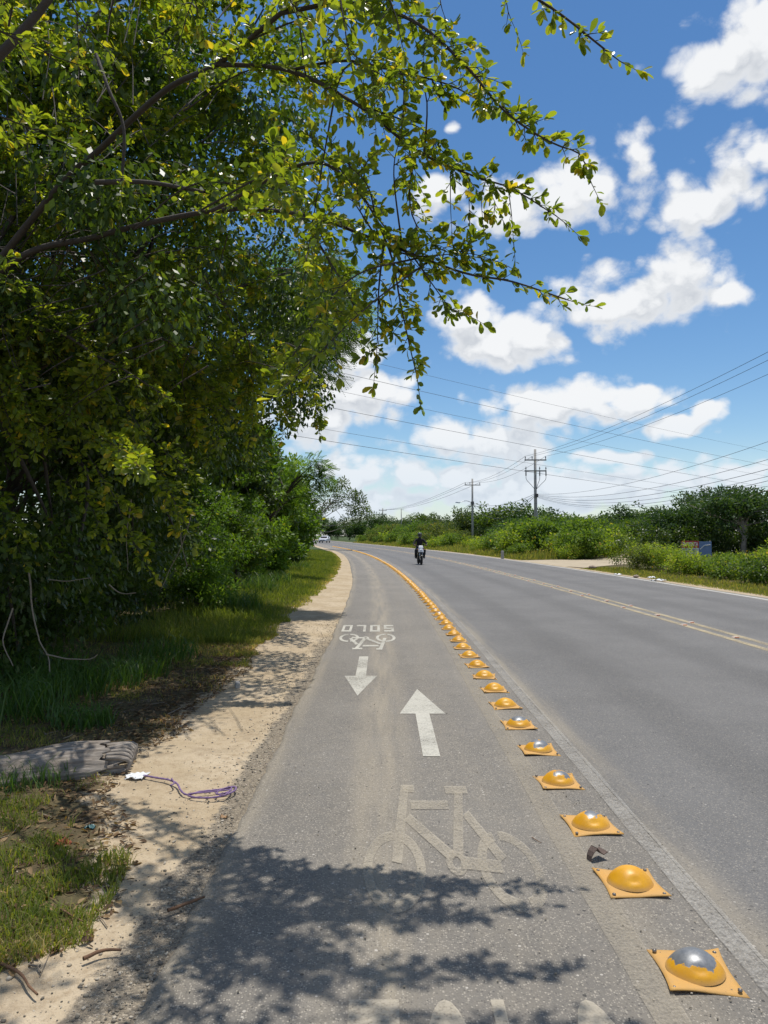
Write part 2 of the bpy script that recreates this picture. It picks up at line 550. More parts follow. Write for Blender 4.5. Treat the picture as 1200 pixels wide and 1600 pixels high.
paint_edge = paint('paint_edge_line', (.50, .475, .425), .44, opac=.72)
paint_tan = paint('paint_tan_line', (.40, .35, .27), .52, opac=.75)
paint_yellow = paint('paint_yellow', (.50, .41, .25), .62)
paint_far = paint('paint_far_edge', (.56, .54, .49), .8)

def ground_mat():
    m, t = newmat('verge_ground')
    oc = t.n('ShaderNodeTexCoord').outputs['Object']
    soil = t.n('ShaderNodeAttribute', attribute_name='soil').outputs['Fac']
    grv = t.n('ShaderNodeAttribute', attribute_name='gravelly').outputs['Fac']
    a = t.noise(oc, 1.1, 6, .6); b_ = t.noise(oc, 14, 5, .65); c_ = t.noise(oc, 90, 3, .6)
    sand = t.mix(t.ss(a, .3, .7), (.41, .32, .205), (.52, .425, .30))
    sand = t.mix(t.m('MULTIPLY', t.ss(b_, .45, .72), .62), sand, (.28, .20, .12))
    sand = t.mix(t.m('MULTIPLY', t.ss(t.noise(oc, 3.3, 5, .6), .5, .7), .45), sand, (.27, .205, .135))
    sand = t.mix(t.m('MULTIPLY', t.ss(c_, .58, .72), .55), sand, (.56, .49, .38))
    sand = t.mix(t.m('MULTIPLY', t.ss(c_, .42, .3), .5), sand, (.19, .15, .11))
    so_ = t.mix(t.ss(b_, .35, .65), (.055, .042, .026), (.135, .098, .058))
    so_ = t.mix(t.m('MULTIPLY', t.ss(a, .4, .6), .5), so_, (.105, .10, .045))
    so_ = t.mix(t.m('MULTIPLY', t.ss(c_, .6, .72), .5), so_, (.22, .165, .10))
    msk = t.ss(t.m('ADD', soil, t.m('MULTIPLY', t.m('SUBTRACT', b_, .5), .9)), .35, .65)
    cc = t.mix(msk, sand, so_)
    vo = t.n('ShaderNodeTexVoronoi', {'Vector': oc, 'Scale': 105.0})
    vr = t.n('ShaderNodeSeparateColor', [vo.outputs['Color']])
    gcol = t.ramp(vr.outputs[0], [(0, (.11, .10, .09)), (.5, (.21, .185, .15)), (.85, (.33, .28, .21)), (1, (.5, .44, .35))])
    gm = t.ss(t.m('ADD', grv, t.m('MULTIPLY', t.m('SUBTRACT', b_, .5), .9)), .4, .62)
    cc = t.mix(t.m('MULTIPLY', gm, .72), cc, gcol)
    far = t.ss(t.n('ShaderNodeSeparateXYZ', [oc]).outputs[1], 30.0, 90.0)
    cc = t.mix(t.m('MULTIPLY', far, t.ss(soil, .5, .9)), cc, (.06, .085, .028))
    h = t.m('ADD', t.m('MULTIPLY', b_, 1.0), t.m('ADD', t.m('MULTIPLY', c_, .5), t.m('MULTIPLY', t.m('MULTIPLY', vo.outputs['Distance'], gm), -.8)))
    b = t.n('ShaderNodeBsdfPrincipled', {'Base Color': cc, 'Roughness': .95, 'Specular IOR Level': .15, 'Normal': bumpn(t, h, .8, .02)})
    fin(t, b.outputs[0])
    return m
ground_m = ground_mat()

# ------------------------------------------------------------------ ground, road, bicycle lane
LANE_L, LANE_R, ROAD_R = -0.82, 1.42, 9.9
Ys = np.unique(np.concatenate([np.arange(-40, 0, 4.0), np.arange(0, 1.6, .2), np.arange(1.6, 9, .045), np.arange(9, 22, .14), np.arange(22, 60, .6),
                               np.arange(60, 200, 2.0), np.array([200, 215, 235, 260, 300, 360, 450, 600, 900, 1400, 2200, 3500.])]))
def grass_edge(Y):
    e = np.interp(Y, [0, 2.2, 2.9, 3.9, 4.4, 5.2, 6.0, 8, 10.3, 14, 22, 30, 45, 70, 100], [-1.9, -1.7, -1.32, -1.42, -1.75, -1.95, -1.78, -1.8, -1.85, -1.95, -1.75, -1.65, -1.55, -1.6, -1.6])
    return e + .14 * n1(Y, 2.3, 2) * np.interp(Y, [0, 20, 60], [1, 1, .4])
def lane_edge(Y):
    return LANE_L + np.interp(Y, [0, 12, 30], [1, 1, .6]) * (.022 * n1(Y, 1.7, 1) + .016 * n1(Y, 9.0, 3)) - np.interp(Y, [25, 34, 46, 60], [0, .12, .10, 0.0])
us = np.unique(np.concatenate([[-3000, -800, -250, -100, -50, -30, -20, -14, -10, -8, -6.5, -5.4, -4.6, -4.0], np.arange(-3.6, -.60, .06), [-.55, -.3, 0, 3, 6, 9.5],
                               np.arange(9.75, 12.5, .15), [13, 14, 16, 20, 28, 40, 60, 100, 250, 800, 3000]]))
UU, YY = np.meshgrid(us, Ys)
XX = UU + shift(YY)
def ground_z(u, Y):
    z = np.where((u > -.66) & (u < 9.8), -.06, -.014)
    left = np.clip((-u - .85) / 1.2, 0, 1)
    near = np.interp(Y, [0, 30, 80], [1, 1, .3])
    z = np.where(u < -.66, z + left * .02 * near + near * .012 * n2(u, Y, 2.6, 1) * np.clip((-u - .8) * 3, 0, 1) + near * .006 * n2(u, Y, 9, 4) * np.clip((-u - .8) * 5, 0, 1), z)
    z = z + np.clip((-u - 2.2) / 6, 0, 1) * .12 * near * (u > -60)
    z = np.where(u > 10.2, z + np.clip((u - 10.2) / 4, 0, 1) * .05, z)
    return z
ZZ = ground_z(UU, YY)
ny, nu = UU.shape
idx = np.arange(ny * nu).reshape(ny, nu)
Q = np.stack([idx[:-1, :-1], idx[:-1, 1:], idx[1:, 1:], idx[1:, :-1]], -1).reshape(-1, 4)
ge = grass_edge(YY)
soil = np.where(UU < 0, np.clip((ge - UU) / .35 + .5, 0, 1), np.clip((UU - (10.45 + .2 * n1(YY, .6, 5))) / .3 + .5, 0, 1))
soil = np.where((UU < 0), np.clip(soil - .35 * np.clip(n2(UU, YY, 1.9, 6), 0, 1) * (UU > -3.2), 0, 1), soil)
grv = np.where((UU < 0) & (UU > -1.35), np.clip((UU + .99 + .10 * n1(YY, 1.1, 7)) / .2 + .5, 0, 1), 0) * np.interp(YY, [0, 7, 11, 16], [1, 1, .5, .15])
gme = mesh_np('ground', np.stack([XX, YY, ZZ], -1).reshape(-1, 3), Q, {'soil': soil.ravel(), 'gravelly': grv.ravel()}, smooth=True)
tag(link('ground', gme, ground_m), 'sandy and grassy ground on both sides of the road', 'ground', kind='structure')

YR = Ys[(Ys >= -40) & (Ys <= 260)]
def sheet(name, cols_u, z, mat, ys=YR, jitter=None):
    """cols_u: list of u values or functions of Y"""
    U = np.stack([(np.full_like(ys, c) if not callable(c) else c(ys)) for c in cols_u], 1)
    Yg = np.repeat(ys[:, None], U.shape[1], 1)
    zz = np.broadcast_to(np.asarray(z, float), U.shape)
    V = np.stack([U + shift(Yg), Yg, zz], -1).reshape(-1, 3)
    a, b = U.shape
    ix = np.arange(a * b).reshape(a, b)
    q = np.stack([ix[:-1, :-1], ix[:-1, 1:], ix[1:, 1:], ix[1:, :-1]], -1).reshape(-1, 4)
    me = mesh_np(name, V, q, uv=np.stack([U, Yg], -1).reshape(-1, 2))
    return link(name, me, mat)
bike_lane = tag(sheet('bike_lane', [lambda y: lane_edge(y) - .02, lambda y: lane_edge(y), lambda y: lane_edge(y) + .03, -.4, 0, .4, .8, 1.2, LANE_R + .06],
                      [[-.05, -.008, 0, 0, 0, 0, 0, 0, 0]], asph_lane), 'worn grey asphalt bicycle lane beside the sandy verge', 'bike lane', kind='structure')
road = tag(sheet('road', [LANE_R, 1.8, 3, 4.4, 5.5, 6.6, 8, 9.4, lambda y: ROAD_R + .04 * n1(y, .9, 8), lambda y: ROAD_R + .05 + .04 * n1(y, .9, 8)],
                 [[.004, .004, .004, .004, .004, .004, .004, .004, .004, -.05]], asph_road), 'two lane dark asphalt road bending away to the left', 'road', kind='structure')

def line(name, u0, u1, z, mat, parent, y0=.5, y1=240, wob=.0):
    ys = YR[(YR >= y0) & (YR <= y1)]
    o = sheet(name, [lambda y: u0 + wob * n1(y, 1.5, 4), lambda y: u1 + wob * n1(y, 1.1, 9)], z, mat, ys)
    o.parent = parent
    return o
line('edge_line', 1.325, 1.435, .0085, paint_edge, road, wob=.008)
line('lane_line', .885, 1.015, .0045, paint_tan, bike_lane, wob=.012)
line('centre_line', 5.30, 5.42, .0085, paint_yellow, road)
line('centre_line', 5.58, 5.70, .0085, paint_yellow, road)
line('far_edge_line', 9.55, 9.70, .0085, paint_far, road)

def poly_marking(name, polys, mat, parent, z=.0045):
    """flat painted shapes given as convex polygons in lane metres"""
    vs, fs = [], []
    for i, p in enumerate(polys):
        o = len(vs)
        for (u, y) in p:
            vs.append((u + float(shift(y)), y, z + .00012 * (i if len(polys) < 20 else max(0, i - 44)) ))
        fs.append(tuple(range(o, o + len(p))))
    me = bpy.data.meshes.new(name)
    me.from_pydata(vs, [], fs)
    bm = bmesh.new(); bm.from_mesh(me)
    bmesh.ops.recalc_face_normals(bm, faces=bm.faces)
    for f_ in bm.faces:
        if f_.normal.z < 0: f_.normal_flip()
    bm.to_mesh(me); bm.free()
    return link(name, me, mat, parent)
def arrow(name, uc, y_tail, y_tip, head, sw, hw, mat):
    s = 1 if y_tip > y_tail else -1
    yb = y_tip - s * head
    return poly_marking(name, [[(uc - sw / 2, y_tail), (uc + sw / 2, y_tail), (uc + sw / 2, yb), (uc - sw / 2, yb)],
                               [(uc - hw / 2, yb), (uc + hw / 2, yb), (uc, y_tip)]], mat, bike_lane)
arrow('arrow_marking', .345, 5.2, 7.45, 1.02, .125, .41, paint_white)
arrow('arrow_marking', -.265, 9.45, 7.15, 1.0, .12, .37, paint_white)

def stroke(a, b, wu, wy):
    """a painted bar from a to b; wu/wy its width across and along the lane"""
    dx, dy = b[0] - a[0], b[1] - a[1]
    # work in squashed space so stretched lettering keeps even strokes
    k = wy / wu
    tx, ty = dx, dy / k
    l = math.hypot(tx, ty) or 1
    nx, ny_ = -ty / l * wu / 2, tx / l * wu / 2 * k
    return [(a[0] + nx, a[1] + ny_), (b[0] + nx, b[1] + ny_), (b[0] - nx, b[1] - ny_), (a[0] - nx, a[1] - ny_)]
def ring(c, ru, ry, wu, wy, gaps=(), n=28):
    out = []
    for i in range(n):
        a0, a1 = 2 * math.pi * i / n, 2 * math.pi * (i + 1) / n
        mid = math.degrees((a0 + a1) / 2)
        if any(abs((mid - gp + 180) % 360 - 180) < 7 for gp in gaps): continue
        out.append([(c[0] + ru * math.cos(a0), c[1] + ry * math.sin(a0)), (c[0] + ru * math.cos(a1), c[1] + ry * math.sin(a1)),
                    (c[0] + (ru - wu) * math.cos(a1), c[1] + (ry - wy) * math.sin(a1)), (c[0] + (ru - wu) * math.cos(a0), c[1] + (ry - wy) * math.sin(a0))])
    return out
def bicycle(sx, sy, ox, oy, mat):
    """bicycle stencil, unit box: 0..1 across, 0..1 along"""
    T = lambda p: (ox + sx * p[0], oy + sy * p[1])
    pol = []
    W_, H_ = .058, .085
    pol += ring((.175, .27), .175, .27, .05, .075, gaps=(80, 268))
    pol += ring((.825, .27), .175, .27, .05, .075, gaps=(95, 272))
    S = [((.25, .955), (.335, .955)), ((.265, .99), (.245, .30)), ((.30, .78), (.56, .78)), ((.27, .66), (.52, .33)),
         ((.56, .94), (.72, .94)), ((.655, .92), (.545, .34)), ((.66, .70), (.80, .32)), ((.56, .30), (.78, .27))]
    S[1] = ((.27, .99), (.19, .30))
    for a, b in S:
        pol.append(stroke(a, b, W_, H_))
    pol += ring((.53, .30), .06, .09, .035, .05, n=14)
    return poly_marking('bicycle_marking', [[T(p) for p in q] for q in pol], mat, bike_lane)
bicycle(.86, 1.55, -.10, 3.06, paint_fade)
bicycle(-.88, -1.62, .19, 11.62, paint_white)

def letter_O(w_, h_): 
    return [[(0, 0), (w_, 0), (w_, .2), (0, .2)], [(0, .8), (w_, .8), (w_, 1), (0, 1)], [(0, .2), (.26 * w_, .2), (.26 * w_, .8), (0, .8)], [(.74 * w_, .2), (w_, .2), (w_, .8), (.74 * w_, .8)]]
def letter_ring(w_):
    return [[(p[0], p[1]) for p in q] for q in ring((w_ / 2, .5), w_ / 2, .5, .28 * w_, .24, n=24)]
def letter_L(w_):
    return [[(0, 0), (.26 * w_, 0), (.26 * w_, 1), (0, 1)], [(.26 * w_, 0), (w_, 0), (w_, .2), (.26 * w_, .2)]]
def letter_S(w_):
    return [[(0, .8), (w_, .8), (w_, 1), (0, 1)], [(0, .4), (w_, .4), (w_, .6), (0, .6)], [(0, 0), (w_, 0), (w_, .2), (0, .2)],
            [(0, .6), (.26 * w_, .6), (.26 * w_, .8), (0, .8)], [(.74 * w_, .2), (w_, .2), (w_, .4), (.74 * w_, .4)]]
def solo(ox, oy, sx, sy, mat, round_=False):
    x = 0
    for L_ in ('S', 'O', 'L', 'O'):
        wl = .19
        pol = letter_S(wl) if L_ == 'S' else letter_L(wl) if L_ == 'L' else (letter_ring(wl) if round_ else letter_O(wl, 1))
        poly_marking('letter_marking', [[(ox + sx * (p[0] + x), oy + sy * p[1]) for p in q] for q in pol], mat, bike_lane)
        x += .27
solo(.185, 12.75, -.885, -.86, paint_white)
solo(-.12, 1.66, .9, .84, paint_letter, True)

# ------------------------------------------------------------------ plants: builders
def crown_mesh(name, clumps, n, leaf, asp, r, simple=True, droop=.25, keep=None, base=(0, 0, 0), shell=2.4):
    """leaves spread through clumps (x, y, z, radius); local coordinates"""
    clumps = np.asarray(clumps, float)
    wgt = clumps[:, 3] ** 2; wgt /= wgt.sum()
    ci = r.choice(len(clumps), n, p=wgt)
    d = norm(r.normal(size=(n, 3)))
    rr = r.random(n) ** (1 / shell)
    pos = clumps[ci, :3] + d * (rr * clumps[ci, 3])[:, None] * np.array([1, 1, .8])
    D = norm(d * .7 + r.normal(size=(n, 3)) * .6 + np.array([0, 0, -droop]))
    N = np.array([0, 0, 1.0]) + r.normal(size=(n, 3)) * .55
    L = leaf * r.uniform(.65, 1.3, n)
    ctint = r.uniform(0, .5, len(clumps))
    tint = np.clip(ctint[ci] + r.uniform(0, .5, n) ** 1.3, 0, 1)
    tint = np.where(r.random(n) < .015, 1.0, tint)
    if keep is not None:
        k = keep(pos + np.array(base))
        pos, D, N, L, tint = pos[k], D[k], N[k], L[k], tint[k]
    v, q, tt = leaf_arrays(pos, D, N, L, L * asp, tint, simple=simple)
    return mesh_np(name, v, q, tt)
def trunk_mesh(name, clumps, trunk_pts, r0, r, nlimb=14):
    t = Tubes(6)
    tp = catmull(trunk_pts, .25)
    t.add(tp, np.linspace(r0, r0 * .45, len(tp)))
    sel = r.permutation(len(clumps))[:nlimb]
    for i in sel:
        c = np.asarray(clumps[i][:3])
        j = int(len(tp) * min(.97, r.uniform(.35, 1.0)))
        j = min(j, len(tp) - 1)
        s_ = tp[j]
        m_ = (s_ + c) / 2 + r.normal(size=3) * .12 * np.linalg.norm(c - s_) + np.array([0, 0, .1 * np.linalg.norm(c - s_)])
        pts = catmull([s_, m_, c], .3)
        t.add(pts, np.linspace(r0 * .38, r0 * .08, len(pts)))
    return t.mesh(name)
def clump_set(r, c, rad, k, r0, r1, minz=.15, shell=.55):
    out = []
    for j in range(k // 2):                              # stray shoots that break the outline
        d = r.normal(size=3); d /= np.linalg.norm(d); d[2] = abs(d[2])
        p = np.array(c) + d * np.array(rad) * r.uniform(1.0, 1.28)
        if p[2] > minz: out.append((p[0], p[1], p[2], r0 * r.uniform(.45, .9)))
    k += len(out)
    while len(out) < k:
        d = r.normal(size=3); d /= np.linalg.norm(d)
        p = np.array(c) + d * np.array(rad) * (r.random() ** shell)
        if p[2] < minz: continue
        out.append((p[0], p[1], p[2], r.uniform(r0, r1)))
    return out
def plant(name, label, cat, base, clumps, n, leaf, asp, lm, bm_, r0, seed, trunk=None, simple=True, group=None, keep=None, nlimb=14, droop=.25, crown='crown', stem_='trunk', shell=2.4):
    r = np.random.default_rng(seed)
    root = thing(name, label, cat, base, 0, group)
    top = np.mean(np.asarray(clumps)[:, :3], axis=0)
    if trunk is None:
        trunk = [(0, 0, -.15), (top[0] * .15, top[1] * .15, top[2] * .45), (top[0] * .7, top[1] * .7, top[2])]
    link(stem_, trunk_mesh(stem_, clumps, trunk, r0, r, nlimb), bm_, root)
    link(crown, crown_mesh(crown, clumps, n, leaf, asp, r, simple, droop, keep, base, shell), lm, root)
    kids[root.name] = list(root.children)
    return root

# silhouette of the thicket on its open side, so that the sky and the shrubs beyond show where they do in the photograph
def open_side(a):
    px, py = proj(a)
    xb = np.interp(py, [-400, 0, 250, 430, 520, 600, 640, 668, 690, 720, 760, 800, 850, 900, 960, 1050], [430, 470, 520, 548, 546, 522, 518, 505, 470, 455, 440, 405, 345, 312, 298, 262])
    return px < xb + rng.normal(0, 7, px.shape)

# ---- thicket of dark trees along the verge
ck = lambda s: np.random.default_rng(s)
def wall_tree(label, base, c, rad, k, r0, r1, n, leaf, seed, lm=leaf_dark, asp=.5, tr=.13, nl=16, sh=2.4):
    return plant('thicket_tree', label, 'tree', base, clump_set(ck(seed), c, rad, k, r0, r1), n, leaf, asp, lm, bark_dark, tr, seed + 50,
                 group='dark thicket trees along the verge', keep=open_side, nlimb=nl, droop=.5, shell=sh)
def curtain(label, base, front, lo_n, hi_n, n, leaf, seed, lm=leaf_dark, top=7.0, over=2.6, asp=.5):
    """tree whose foliage hangs as a curtain from an overhanging crown down to the ground; front = how far it reaches toward the road"""
    r = ck(seed); cl = []
    for k in range(lo_n):
        x = front - abs(r.normal(0, .8)); z = r.uniform(.3, 3.6)
        cl.append((x - .25 * max(0, 1.2 - z), r.uniform(-1.35, 1.35), z, r.uniform(.3, .55)))
    for k in range(hi_n):
        z = r.uniform(2.9, top)
        x = r.uniform(-1.2, front + over * min(1, (z - 2.6) / 1.3) * math.sqrt(max(0, 1 - ((z - 4.6) / (top - 4.2)) ** 2)) if abs(z - 4.6) < top - 4.2 else front)
        cl.append((x, r.uniform(-1.5, 1.5), z, r.uniform(.35, .7)))
    return plant('thicket_tree', label, 'tree', base, cl, n, leaf, asp, lm, bark_dark, .13, seed + 50, group='dark thicket trees along the verge', keep=open_side, nlimb=22, droop=.9, shell=2.2)
curtain('dark leafy tree at the photo edge behind the tall grass', (-5.2, 7.0, 0), 1.75, 46, 46, 27000, .085, 1)
curtain('dark tangled tree behind the brightest hanging spray', (-5.1, 9.0, 0), 1.85, 46, 50, 28000, .09, 2)
curtain('shady tree above the black gap in the thicket', (-5.2, 11.2, 0), 1.75, 34, 60, 27000, .095, 3, over=3.0)
curtain('tall dark tree leaning out toward the bicycle lane', (-5.2, 12.9, 0), 1.6, 40, 66, 30000, .105, 4, over=3.4)
curtain('dense dark tree ending the thicket above the sunlit shrub', (-6.9, 15.8, 0), 1.0, 40, 56, 22000, .12, 5, leaf_mid, 6.6, .8, .42)
wall_tree('tall tree deep in the thicket at the photo edge', (-9.0, 9.0, 0), (0, 0, 5.0), (2.6, 2.0, 4.6), 50, .6, 1.0, 20000, .15, 6, leaf_mid, sh=2)
wall_tree('tall tree deep in the middle of the thicket', (-8.3, 13.5, 0), (0, 0, 5.6), (2.6, 2.0, 5.0), 54, .6, 1.05, 20000, .16, 7, leaf_dark, sh=2)
wall_tree('tall tree deep at the far end of the thicket', (-7.6, 19.0, 0), (.6, 0, 4.4), (2.6, 2.2, 4.2), 60, .6, 1.0, 26000, .17, 8, leaf_mid, sh=2)
wall_tree('high crowned tree filling the sky behind the overhanging branches', (-5.6, 9.4, 0), (1.9, 0, 7.3), (2.7, 1.5, 2.1), 56, .45, .8, 26000, .11, 9, leaf_mid, sh=2)
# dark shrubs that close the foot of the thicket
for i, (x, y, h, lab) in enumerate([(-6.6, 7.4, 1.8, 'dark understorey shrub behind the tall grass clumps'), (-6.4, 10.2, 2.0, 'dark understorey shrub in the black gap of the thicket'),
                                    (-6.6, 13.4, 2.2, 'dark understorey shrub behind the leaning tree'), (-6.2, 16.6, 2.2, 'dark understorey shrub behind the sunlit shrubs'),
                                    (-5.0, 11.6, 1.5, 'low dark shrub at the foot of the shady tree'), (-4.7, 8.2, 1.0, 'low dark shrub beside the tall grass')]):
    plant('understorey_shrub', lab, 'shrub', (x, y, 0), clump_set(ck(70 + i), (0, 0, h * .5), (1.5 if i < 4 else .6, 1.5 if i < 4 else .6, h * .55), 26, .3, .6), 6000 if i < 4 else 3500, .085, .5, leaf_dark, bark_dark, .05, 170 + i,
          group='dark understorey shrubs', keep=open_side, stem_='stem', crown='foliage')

# ---- feathery tree (tiny paired leaflets) behind the overhanging branch
def feathery(name, label, base, clumps, nf, flen, leafl, seed, lm):
    r = np.random.default_rng(seed)
    clumps = np.asarray(clumps)
    root = thing(name, label, 'tree', base)
    top = clumps[:, :3].mean(0)
    link('trunk', trunk_mesh('trunk', clumps, [(0, 0, -.1), (top[0] * .1, top[1] * .1, top[2] * .5), (top[0] * .8, top[1], top[2])], .11, r, 22), bark_dark, root)
    ci = r.integers(0, len(clumps), nf)
    d = norm(r.normal(size=(nf, 3)))
    p0 = clumps[ci, :3] + d * clumps[ci, 3:4] * r.random((nf, 1)) ** .5
    D = norm(d * .6 + r.normal(size=(nf, 3)) * .5 + np.array([.3, 0, -.25]))
    N = norm(np.array([0, 0, 1.0]) + r.normal(size=(nf, 3)) * .4)
    S = norm(np.cross(D, N))
    Ps, Ds, Ns, Ts = [], [], [], []
    tint = np.clip(r.uniform(0, .5, len(clumps))[ci] + r.uniform(0, .45, nf), 0, 1)
    for k in range(11):
        t_ = (k + 1) / 11 * flen
        for s_ in (-1, 1):
            Ps.append(p0 + D * t_ - np.array([0, 0, 1]) * (t_ ** 2) * .6); Ds.append(S * s_ + D * .45); Ns.append(N); Ts.append(tint)
    v, q, tt = leaf_arrays(np.concatenate(Ps), np.concatenate(Ds), np.concatenate(Ns), np.full(nf * 22, leafl), np.full(nf * 22, leafl * .34), np.concatenate(Ts), simple=True)
    link('crown', mesh_np('crown', v, q, tt), lm, root)
    return root
fc = [(x - (-5.2), y - 17.0, z, .6) for (x, y, z) in [tuple(P(px, py, dd)) for (px, py, dd) in
      [(530, 470, 15.5), (505, 450, 15.8), (540, 500, 15.6), (500, 490, 16), (470, 460, 16), (515, 520, 16), (480, 520, 16.4), (450, 430, 16.5), (430, 480, 16.5), (470, 560, 16), (500, 560, 15.8), (440, 540, 17), (410, 440, 17), (520, 440, 15.5)]]]
feathery('feathery_tree', 'feathery fine leaved tree top beside the gap of sky', (-5.2, 17.0, 0), fc, 2600, .36, .07, 31, leaf_bright)
fc2 = [(x - (-4.6), y - 27.0, z, .38) for (x, y, z) in [tuple(P(px, py, dd)) for (px, py, dd) in
      [(490, 725, 26), (500, 750, 26), (470, 735, 27), (455, 760, 27), (485, 775, 26), (505, 735, 26.5), (450, 730, 28)]]]
feathery('feathery_tree', 'small feathery sapling rising above the yellow green roadside shrubs', (-4.6, 27.0, 0), fc2, 520, .34, .085, 32, leaf_bright)

# ---- sunlit shrubs and trees further along the verge
def shrub(label, base, rad, h, n, leaf, lm, seed, asp=.5, group='sunlit roadside shrubs', name='shrub', k=30, cr=(.22, .42), cat='shrub'):
    s_ = max(rad, .8)
    return plant(name, label, cat, base, clump_set(ck(seed), (0, 0, h * .5), (rad, rad, h * .52), k, cr[0] * s_, cr[1] * s_), n, leaf, asp, lm, bark_dark, .05, seed + 300, group=group, stem_='stem', crown='foliage', droop=.05)
shrub('bright green shrub under the edge of the dark canopy', (-3.85, 14.6, 0), .75, 1.35, 6500, .085, leaf_bright, 401, .42)
shrub('tall yellow green shrub between the thicket and the verge grass', (-4.25, 17.2, 0), 1.0, 2.6, 8500, .10, leaf_bright, 402, .4)
shrub('dark green shrub behind the bright shrub', (-5.4, 15.6, 0), 1.0, 2.1, 6000, .10, leaf_mid, 403)
shrub('leafy shrub at the back of the sunlit grass', (-4.2, 20.2, 0), .95, 2.3, 7000, .12, leaf_mid, 404)
shrub('yellowish shrub past the sunlit grass with arching stems', (-4.5, 24.0, 0), 1.2, 3.4, 8000, .13, leaf_bright, 405)
VT = [(-6.4, 21, 1.9, 7.2, leaf_mid, 'tall leafy tree right behind the sunlit shrubs'), (-5.6, 26, 1.8, 6.4, leaf_dark, 'dark tree standing above the yellowish shrub'),
      (-5.3, 30, 1.6, 5.6, leaf_bright, 'yellow green roadside tree with a rounded crown'), (-5.6, 35, 1.8, 5.6, leaf_mid, 'dark green roadside tree behind the yellow green one'),
      (-6.2, 42, 2.0, 4.7, leaf_bright, 'light green roadside tree leaning over the grass'), (-7.4, 50, 2.2, 4.8, leaf_mid, 'roadside tree midway to the bend'),
      (-9.0, 59, 2.5, 5.0, leaf_bright, 'pale roadside tree before the bend'), (-11.2, 70, 2.8, 5.4, leaf_mid, 'last full roadside tree before the distant white car')]
for i, (x, y, rd, h, lm, lab) in enumerate(VT):
    plant('roadside_tree', lab, 'tree', (x, y, 0), clump_set(ck(500 + i), (0, 0, h * .52), (rd, rd, h * .5), 48, .26 * rd, .45 * rd), 11000, .13 + .003 * y, .5, lm, bark_dark, .1, 520 + i, group='trees along the verge', droop=.1)
for i, (x, y, rd, h, lab) in enumerate([(-4.5, 26.5, .7, 1.2, 'low shrub at the grass edge near the yellow shrub'), (-4.8, 33, .9, 1.5, 'low shrub at the grass edge under the light tree'),
                                        (-5.4, 40, 1.0, 1.7, 'low shrub halfway along the grass edge'), (-6.3, 48, 1.1, 1.8, 'low shrub near the narrowing verge'), (-7.6, 60, 1.2, 2.0, 'low shrub where the verge ends at the bend')]):
    shrub(lab, (x, y, 0), rd, h, 3500, .15 + .002 * y, leaf_mid if i % 2 else leaf_bright, 560 + i, k=18)
# layered open crowned tree over the bend
fl = [tuple(P(px, py, dd)) for (px, py, dd) in [(535, 755, 80), (520, 760, 82), (548, 772, 79), (560, 778, 78), (566, 790, 78), (550, 795, 79), (572, 803, 77), (530, 785, 82), (560, 808, 78), (515, 790, 84), (525, 770, 83), (540, 815, 80), (505, 770, 85), (500, 800, 86)]]
bx_, by_ = -9.5, 84.0
plant('layered_tree', 'open crowned tree with layered branches over the bend', 'tree', (bx_, by_, 0), [(x - bx_, y - by_, z, .85) for x, y, z in fl], 3600, .30, .4, leaf_olive, bark_pale, .14, 610, nlimb=14, droop=0)

# ------------------------------------------------------------------ overhanging tree of the foreground
tr_r = np.random.default_rng(5)
HUB = np.array([-4.7, 6.6, 2.7])
base_fg = np.array([-5.0, 6.9, 0.0])
twigs = Tubes(3); big_limbs = []
LP, LD, LN, LL, LT = [], [], [], [], []
def leaf_at(p, d, scale=1.0, tb=0.0):
    LP.append(p); LD.append(d); LN.append(np.array([0, -.12, .62]) + tr_r.normal(size=3) * .62)
    LL.append(.056 * scale * tr_r.uniform(.45, 1.35)); LT.append(min(1, max(0, tb + tr_r.uniform(0, .5))) if tr_r.random() > .03 else 1.0)
def twig(p0, d0, length, lsc=1.0, droop=.4, gap=.017):
    n = max(3, int(length / .05))
    p = np.array(p0, float); d = d0 / np.linalg.norm(d0)
    pts = [p.copy()]
    tb = tr_r.uniform(0, .52)
    for i in range(n):
        d = d + np.array([0, 0, -droop * .06]) + tr_r.normal(size=3) * .07
        d /= np.linalg.norm(d)
        p = p + d * (length / n)
        pts.append(p.copy())
    pts = np.array(pts)
    twigs.add(pts, np.linspace(.0032, .0012, len(pts)))
    m_ = int(length / gap)
    side = np.cross(d0, [0, 0, 1.0]); side /= np.linalg.norm(side) + 1e-6
    for k in range(m_):
        f_ = (k + .5) / m_
        x = f_ * (len(pts) - 1); i0 = int(x); fr = x - i0
        pp = pts[i0] * (1 - fr) + pts[min(i0 + 1, len(pts) - 1)] * fr
        td = pts[min(i0 + 1, len(pts) - 1)] - pts[i0]; td = td / (np.linalg.norm(td) + 1e-9)
        sg = 1 if k % 2 else -1
        leaf_at(pp, td * .55 + side * sg * .75 + tr_r.normal(size=3) * .45 + np.array([0, 0, .05]), lsc, tb)
    for k in range(4):
        leaf_at(pts[-1], d + tr_r.normal(size=3) * .45, lsc, tb + .15)
